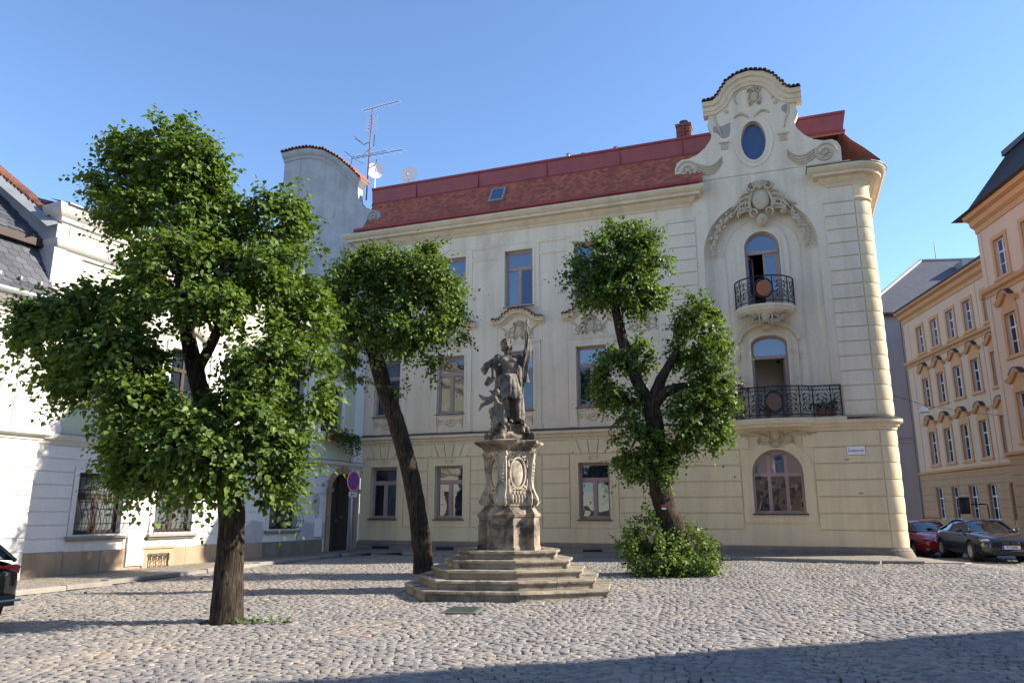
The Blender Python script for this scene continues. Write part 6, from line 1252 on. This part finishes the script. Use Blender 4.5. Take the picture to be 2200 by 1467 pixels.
for s_ in (-1, 1):
    patch(rc, 'headlight', M['lamp'], [(2.06, s_*.34, .66), (1.93, s_*.66, .68), (1.80, s_*.745, .72), (1.90, s_*.70, .785), (2.03, s_*.36, .75)], .1)
    m = MB(); m.ball((2.04, s_*.60, .34), (.05, .10, .035)); m.build('fog_light', M['lamp'], rc, True); m = MB(); m.ball((1.93, s_*.55, .73), (.15, .20, .058), 14, 10, Matrix.Rotation(-s_*.5, 3, 'Z')); m.build('headlight_lens', M['lamp'], rc, True); m = MB(); m.tube([(.3, s_*.6, 1.5), (-.5, s_*.59, 1.53), (-1.6, s_*.56, 1.46)], .02, 5); m.build('roof_rail', M['plast'], rc)
patch(rc, 'grille', M['plast'], [(2.12, -.30, .60), (2.12, .30, .60), (2.07, .33, .70), (2.04, .26, .76), (2.04, -.26, .76), (2.07, -.33, .70)], .05)
m = MB(); m.tube([(2.125, -.31, .60), (2.075, -.34, .70), (2.045, -.27, .765), (2.045, .27, .765), (2.075, .34, .70), (2.125, .31, .60)], .014, 5); m.build('grille_trim', M['chrome'], rc)
m = MB(); m.box(2.06, 2.15, -.55, .55, .27, .38); m.build('lower_intake', M['plast'], rc); m = MB(); m.box(2.155, 2.165, -.26, .26, .41, .52); m.build('number_plate', M['whitep'], rc); mirrors(rc, .72, .78, 1.02, M['carred'])
# --- dark hatchback at the left, seen from behind
hz = math.atan2(.423, -.906); cp3 = (-9.78, 12.1); dc = thing('dark_hatchback', 'dark hatchback seen from behind, parked before the white house', 'car', (cp3[0], cp3[1], gz(*cp3)), hz)
S3 = [(-2.16, .48, .62, .62, .60, .80, .86), (-2.12, .36, .80, .62, .78, .86, .90), (-1.85, .28, .88, .62, .83, .95, 1.0), (-1.3, .24, .90, .62, .84, .97, 1.0), (0, .22, .89, .6, .84, .95, .98), (.9, .22, .89, .6, .83, .94, 1.02), (1.4, .22, .89, .62, .81, .92, 1.0), (1.9, .24, .84, .6, .72, .84, .92), (2.15, .3, .7, .52, .58, .66, .72)]
carbody(dc, S3, M['carblack'], (-1.3, 1.36), .335, .90)
greenhouse(dc, [(1.0, .72, 1.0, .70, 1.01), (.6, .77, .97, .64, 1.28), (.2, .79, .97, .60, 1.46), (-.5, .80, .97, .59, 1.50), (-1.2, .79, .98, .58, 1.45), (-1.6, .77, .98, .57, 1.34), (-2.02, .74, .98, .64, 1.02)], M['carblack'], 1.5, (-.1, -1.1))
for x in (-1.3, 1.36):
    for y in (-.78, .78): wheel_parts(dc, x, y, .335, .23, 5)
m = MB(); m.tube([(-2.155, -.70, .90), (-2.175, -.4, .905), (-2.18, 0, .905), (-2.175, .4, .905), (-2.155, .70, .90)], .022, 6); m.build('light_bar', M['tail'], dc)
for s_ in (-1, 1):
    m = MB(); m.add([(-2.19, s_*.45, .93), (-2.14, s_*.70, .94), (-1.96, s_*.845, .945), (-1.98, s_*.86, .90), (-2.12, s_*.76, .80), (-2.19, s_*.52, .87), (-2.0, s_*.45, .92), (-1.98, s_*.66, .92), (-1.88, s_*.80, .93), (-1.9, s_*.80, .9), (-1.98, s_*.7, .82), (-2.0, s_*.5, .87)], [(0, 1, 2, 3, 4, 5), (11, 10, 9, 8, 7, 6)]+[(i, 6+i, 6+(i+1) % 6, (i+1) % 6) for i in range(6)]); m.build('tail_light', M['tail'], dc)
m = MB(); m.box(-2.2, -2.1, -.70, .70, .34, .50); m.build('bumper', M['plast'], dc); m = MB(); m.box(-2.215, -2.195, -.26, .26, .62, .73); m.build('number_plate', M['whitep'], dc); m = MB(); m.tube([(-2.21, -.78, .42), (-2.23, 0, .42), (-2.21, .78, .42)], .02, 5); m.build('bumper_trim', M['galv'], dc); mirrors(dc, .7, .80, 1.05, M['carblack'])

# ================================================================ STREET FURNITURE AND SMALL THINGS
px_, py_ = -6.05, 28.75; sg = thing('no_stopping_sign', 'round red and blue no-stopping sign on a grey pole by the arched door', 'sign', (px_, py_, gz(px_, py_)+.1), R(65))
m = MB(); m.tube([(0, 0, -.1), (0, 0, 2.95)], .032, 8); m.build('pole', M['galv'], sg, True)
def disc(r0, y0, y1, cz, n=36): return [[(r0*math.cos(2*math.pi*k/n), y, cz+r0*math.sin(2*math.pi*k/n)) for k in range(n)] for y in (y0, y1)]
DZ = 2.62; m = MB(); m.loft(disc(.37, -.045, -.03, DZ), True, True); m.build('sign_plate', M['whitep'], sg); m = MB(); m.loft(disc(.355, -.049, -.044, DZ), True, True); m.build('red_face', M['signred'], sg)
for k in range(4):
    a0 = k*math.pi/2; m = MB(); pts = [(.055*math.cos(a0), DZ+.055*math.sin(a0))]+[(.292*math.cos(a0+R(-37+74*j/10)), DZ+.292*math.sin(a0+R(-37+74*j/10))) for j in range(11)]; m.prism(pts, -.0525, -.048); m.build('blue_quadrant', M['signblue'], sg)
m = MB(); m.bbox(-.25, .25, -.045, -.03, 2.03, 2.21, .004); ap = m.build('arrow_plate', M['whitep'], sg); m = MB(); m.prism([(-.16, 2.12), (-.06, 2.175), (-.06, 2.138), (.15, 2.138), (.15, 2.102), (-.06, 2.102), (-.06, 2.065)], -.048, -.044); m.build('arrow', M['black'], ap); m = MB(); ringframe(m, rect(-.24, .24, 2.04, 2.20), rect(-.23, .23, 2.05, 2.19), -.047, -.0445); m.build('plate_border', M['black'], ap)
# drain cover
m = MB(); m.bbox(-.30, .30, -.02, .02, -.40, .40, .01); m.v = [(x, z, -y) for x, y, z in m.v]; dcv = tag(m.build('drain_cover', M['manhole'], None, False, None, (-.83, 13.3, gz(-.83, 13.3)), (0, 0, R(-8))), 'greenish iron drain cover set in the cobbles before the monument', 'drain cover')
for j in range(7): m = MB(); m.box(-.24, .24, -.33+.1*j, -.29+.1*j, .0195, .027); m.build('rib', M['manhole'], dcv)
# flower box with trailing plants under the white house window
c, s = math.cos(WRZ), math.sin(WRZ); fp = ww(-1.85, -.25); fb = thing('flower_box', 'window box of red flowers and trailing greenery on the white house', 'flower box', (fp.x, fp.y, 4.42), WRZ); m = MB(); m.bbox(-.75, .75, -.10, .12, -.1, .12, .01); m.build('box', M['terra'], fb)
rs = np.random.RandomState(31); P_ = []; D_ = []; 
for k in range(46):
    x0 = rs.uniform(-.75, .95); ln_ = rs.uniform(.2, .95)*(1.15 if x0 > .1 else .8); n = int(8+ln_*16)
    for j in range(n): t = j/n; P_.append((x0+.18*t*rs.uniform(.5, 1.5)+rs.normal(0, .03), -.14-.10*math.sin(t*2)+rs.normal(0, .035), .16-ln_*t+.12*math.sin(t*3.0)+rs.normal(0, .03))); D_.append(rs.normal(0, .6, 3)+np.array([0, -.5, -.3]))
P_ = np.array(P_); leaf_mesh('greenery', P_, np.array(D_), rs.normal(0, .6, P_.shape)+np.array([0, -.6, .6]), rs.uniform(.05, .10, len(P_)), M['weed'], fb, 'stuff', rs)
n = 110; P_ = np.stack([rs.uniform(-.75, .5, n), rs.uniform(-.25, .05, n), rs.uniform(.08, .42, n)], 1); leaf_mesh('blossoms', P_, rs.normal(0, 1, (n, 3)), rs.normal(0, 1, (n, 3)), rs.uniform(.05, .09, n), M['rflower'], fb, None, rs)
# plant pots on the lower balcony
def pot(u, d, z, label, r, h, bloom, seed, hh):
    p = yw(u, d); t = thing('potted_plant', label, 'potted plant', (p.x, p.y, z), YRZ, 'pots on the long balcony'); m = MB(); m.lathe([(r*.7, 0), (r, h), (r*1.08, h), (r*1.08, h+.03), (r*.85, h+.03)], 12); m.build('pot', M['terra'], t, 40); rs = np.random.RandomState(seed); n = 90
    P_ = np.stack([rs.normal(0, r*.8, n), rs.normal(0, r*.8, n), h+rs.uniform(0, hh, n)], 1); leaf_mesh('leaves', P_, rs.normal(0, .6, (n, 3))+np.array([0, 0, .4]), rs.normal(0, 1, (n, 3)), rs.uniform(.05, .09, n), M['weed'], t, None, rs)
    if bloom: n = 70; P_ = np.stack([rs.normal(0, r*1.3, n), rs.normal(0, r, n), h+hh*.7+rs.uniform(0, .35, n)], 1); leaf_mesh('blossoms', P_, rs.normal(0, 1, (n, 3)), rs.normal(0, 1, (n, 3)), rs.uniform(.05, .1, n), M['flower'], t, None, rs)
pot(14.62, -.02, 4.73, 'pot of tall magenta flowers on the long balcony', .16, .3, True, 1, .8); pot(15.2, -.30, 4.73, 'pot of magenta flowers by the balcony door', .13, .3, True, 2, .95); pot(17.75, -.05, 4.73, 'brown pot with a low plant at the end of the long balcony', .17, .26, False, 3, .2); pot(16.05, -.45, 4.73, 'terracotta pot behind the copper medallion of the balcony', .12, .22, False, 4, .15); pot(18.1, -.02, 4.73, 'small leafy pot in the balcony corner', .13, .2, False, 6, .35)
# aerial mast and dishes on the roof
p = yw(-1.55, 2.0); am = thing('aerial_mast', 'red television aerial mast with several antennas above the roof', 'antenna', (p.x, p.y, 0), YRZ)
X0 = -.0; m = MB(); m.tube([(-.05, 0, 16.3), (.0, 0, 18.9), (.06, 0, 21.15)], [.038, .034, .022], 8); m.build('mast', M['redrod'], am, True)
def yagi(z, x0, x1, dz, ne, el, tilt=0, nm='antenna'):
    m = MB(); m.tube([(x0, 0, z), (x1, 0, z+dz)], .016, 5)
    for k in range(ne): t = k/(ne-1); e = el*(1-.3*t); x = x0+(x1-x0)*t; m.tube([(x-e*.15, -e/2, z+dz*t), (x+e*.15, e/2, z+dz*t)], .008, 4)
    m.build(nm, M['sillm'], am)
yagi(21.15, -.42, 1.55, .12, 14, .35); yagi(18.62, -.98, 1.85, .0, 9, .9); 
m = MB(); m.tube([(-.98, 0, 18.7), (.95, 0, 18.73)], .014, 5); m.tube([(-1.35, -.1, 19.05), (-.98, 0, 18.72), (-.98, 0, 18.55), (-1.1, .1, 18.3)], .016, 5); m.tube([(-.8, 0, 18.55), (-.3, 0, 18.25)], .012, 4); m.tube([(-.35, .1, 18.85), (.15, -.1, 18.95)], .012, 4); m.tube([(0, 0, 17.95), (.45, -.1, 18.05), (.5, -.1, 18.3)], .02, 5); m.build('antenna', M['sillm'], am)
m = MB(); m.tube([(-.05, 0, 19.35), (-.35, 0, 19.28), (-.5, 0, 19.45)], .018, 5); m.tube([(-.85, 0, 19.7), (-.5, 0, 19.42)], .014, 5)
for k in range(4): m.tube([(-.8+.1*k, -.3, 19.72-.08*k), (-.75+.1*k, .3, 19.62-.08*k)], .006, 4)
m.build('antenna', M['sillm'], am)
m = MB()
for k in range(9): m.tube([(-.3+.075*k, .06, 19.95), (-.28+.075*k, .06, 20.85)], .004, 3)
for k in range(10): m.tube([(-.3, .06, 19.95+.1*k), (.32, .06, 19.97+.1*k)], .004, 3)
for k in range(5): m.ball((-.06+.02*k, -.05, 20.05+.17*k), .028, 5, 4)
m.tube([(.22, 0, 19.1), (.26, 0, 19.7)], .022, 5); m.build('grid_antenna', M['sillm'], am)
def dish(u, d, z, r, rz, label, tilt=R(86)):
    p = yw(u, d); t = thing('satellite_dish', label, 'satellite dish', (p.x, p.y, z), YRZ+rz, 'dishes on the red roof'); m = MB(); rr = [[(r*f*math.cos(k*math.pi/14), r*f*math.sin(k*math.pi/14)*1.05, .22*r*f*f) for k in range(28)] for f in (.03, .3, .55, .8, 1, 1.02)]; m.loft(rr, True); o_ = m.build('reflector', M['whitep'], t, True, None, None, (tilt, 0, 0))
    m = MB(); m.tube([(0, .05, -.9), (0, .05, -.1)], .025, 6); m.tube([(0, .0, -r*.8), (0, -r*.9, -.1)], .012, 5); m.ball((0, -r*.9, -.08), .05); m.build('arm', M['galv'], t)
dish(-1.35, 2.3, 17.9, .40, R(35), 'large grey satellite dish behind the tiled end gable'); dish(.55, 2.3, 17.35, .40, R(10), 'small satellite dish on the ridge of the red roof')
# wire lamp over the side street, notice board
lp = at(1986, 883, 36); lt = thing('hanging_street_lamp', 'white bell-shaped street lamp hung on a wire over the side street', 'street lamp', lp, 0); m = MB(); m.lathe([(.02, .26), (.06, .20), (.14, .15), (.22, .03), (.24, -.06), (.21, -.06), (.12, .08), (.0, .11)], 16); m.build('lamp_shade', M['whitep'], lt, 40)
m = MB(); m.tube([(-6.5, -6, .75), (-3, -2.6, .45), (0, 0, .3), (4, 3, .35), (9, 7, .6)], .012, 4); m.build('wire', M['sillm'], lt)
bp = at(2072, 1085, 40); g0 = gz(bp.x, bp.y); nb = thing('notice_board', 'dark notice board on a bracket before the orange building', 'sign', (bp.x, bp.y, g0), R(-20)); zt = bp.z-g0
m = MB(); m.bbox(-.25, .25, -.05, .05, zt-.45, zt+.42, .02); m.build('panel', M['black'], nb); m = MB(); m.tube([(.3, 0, zt+.05), (1.0, 0, zt+.05), (1.05, 0, zt-.05), (1.1, 0, 0)], .035, 6); m.build('bracket', M['iron'], nb)
m = MB(); m.box(-.22, -.1, -.055, -.048, zt-.3, zt+.2); m.box(.05, .2, -.055, -.048, zt-.1, zt+.25); m.build('print', M['sillm'], nb)
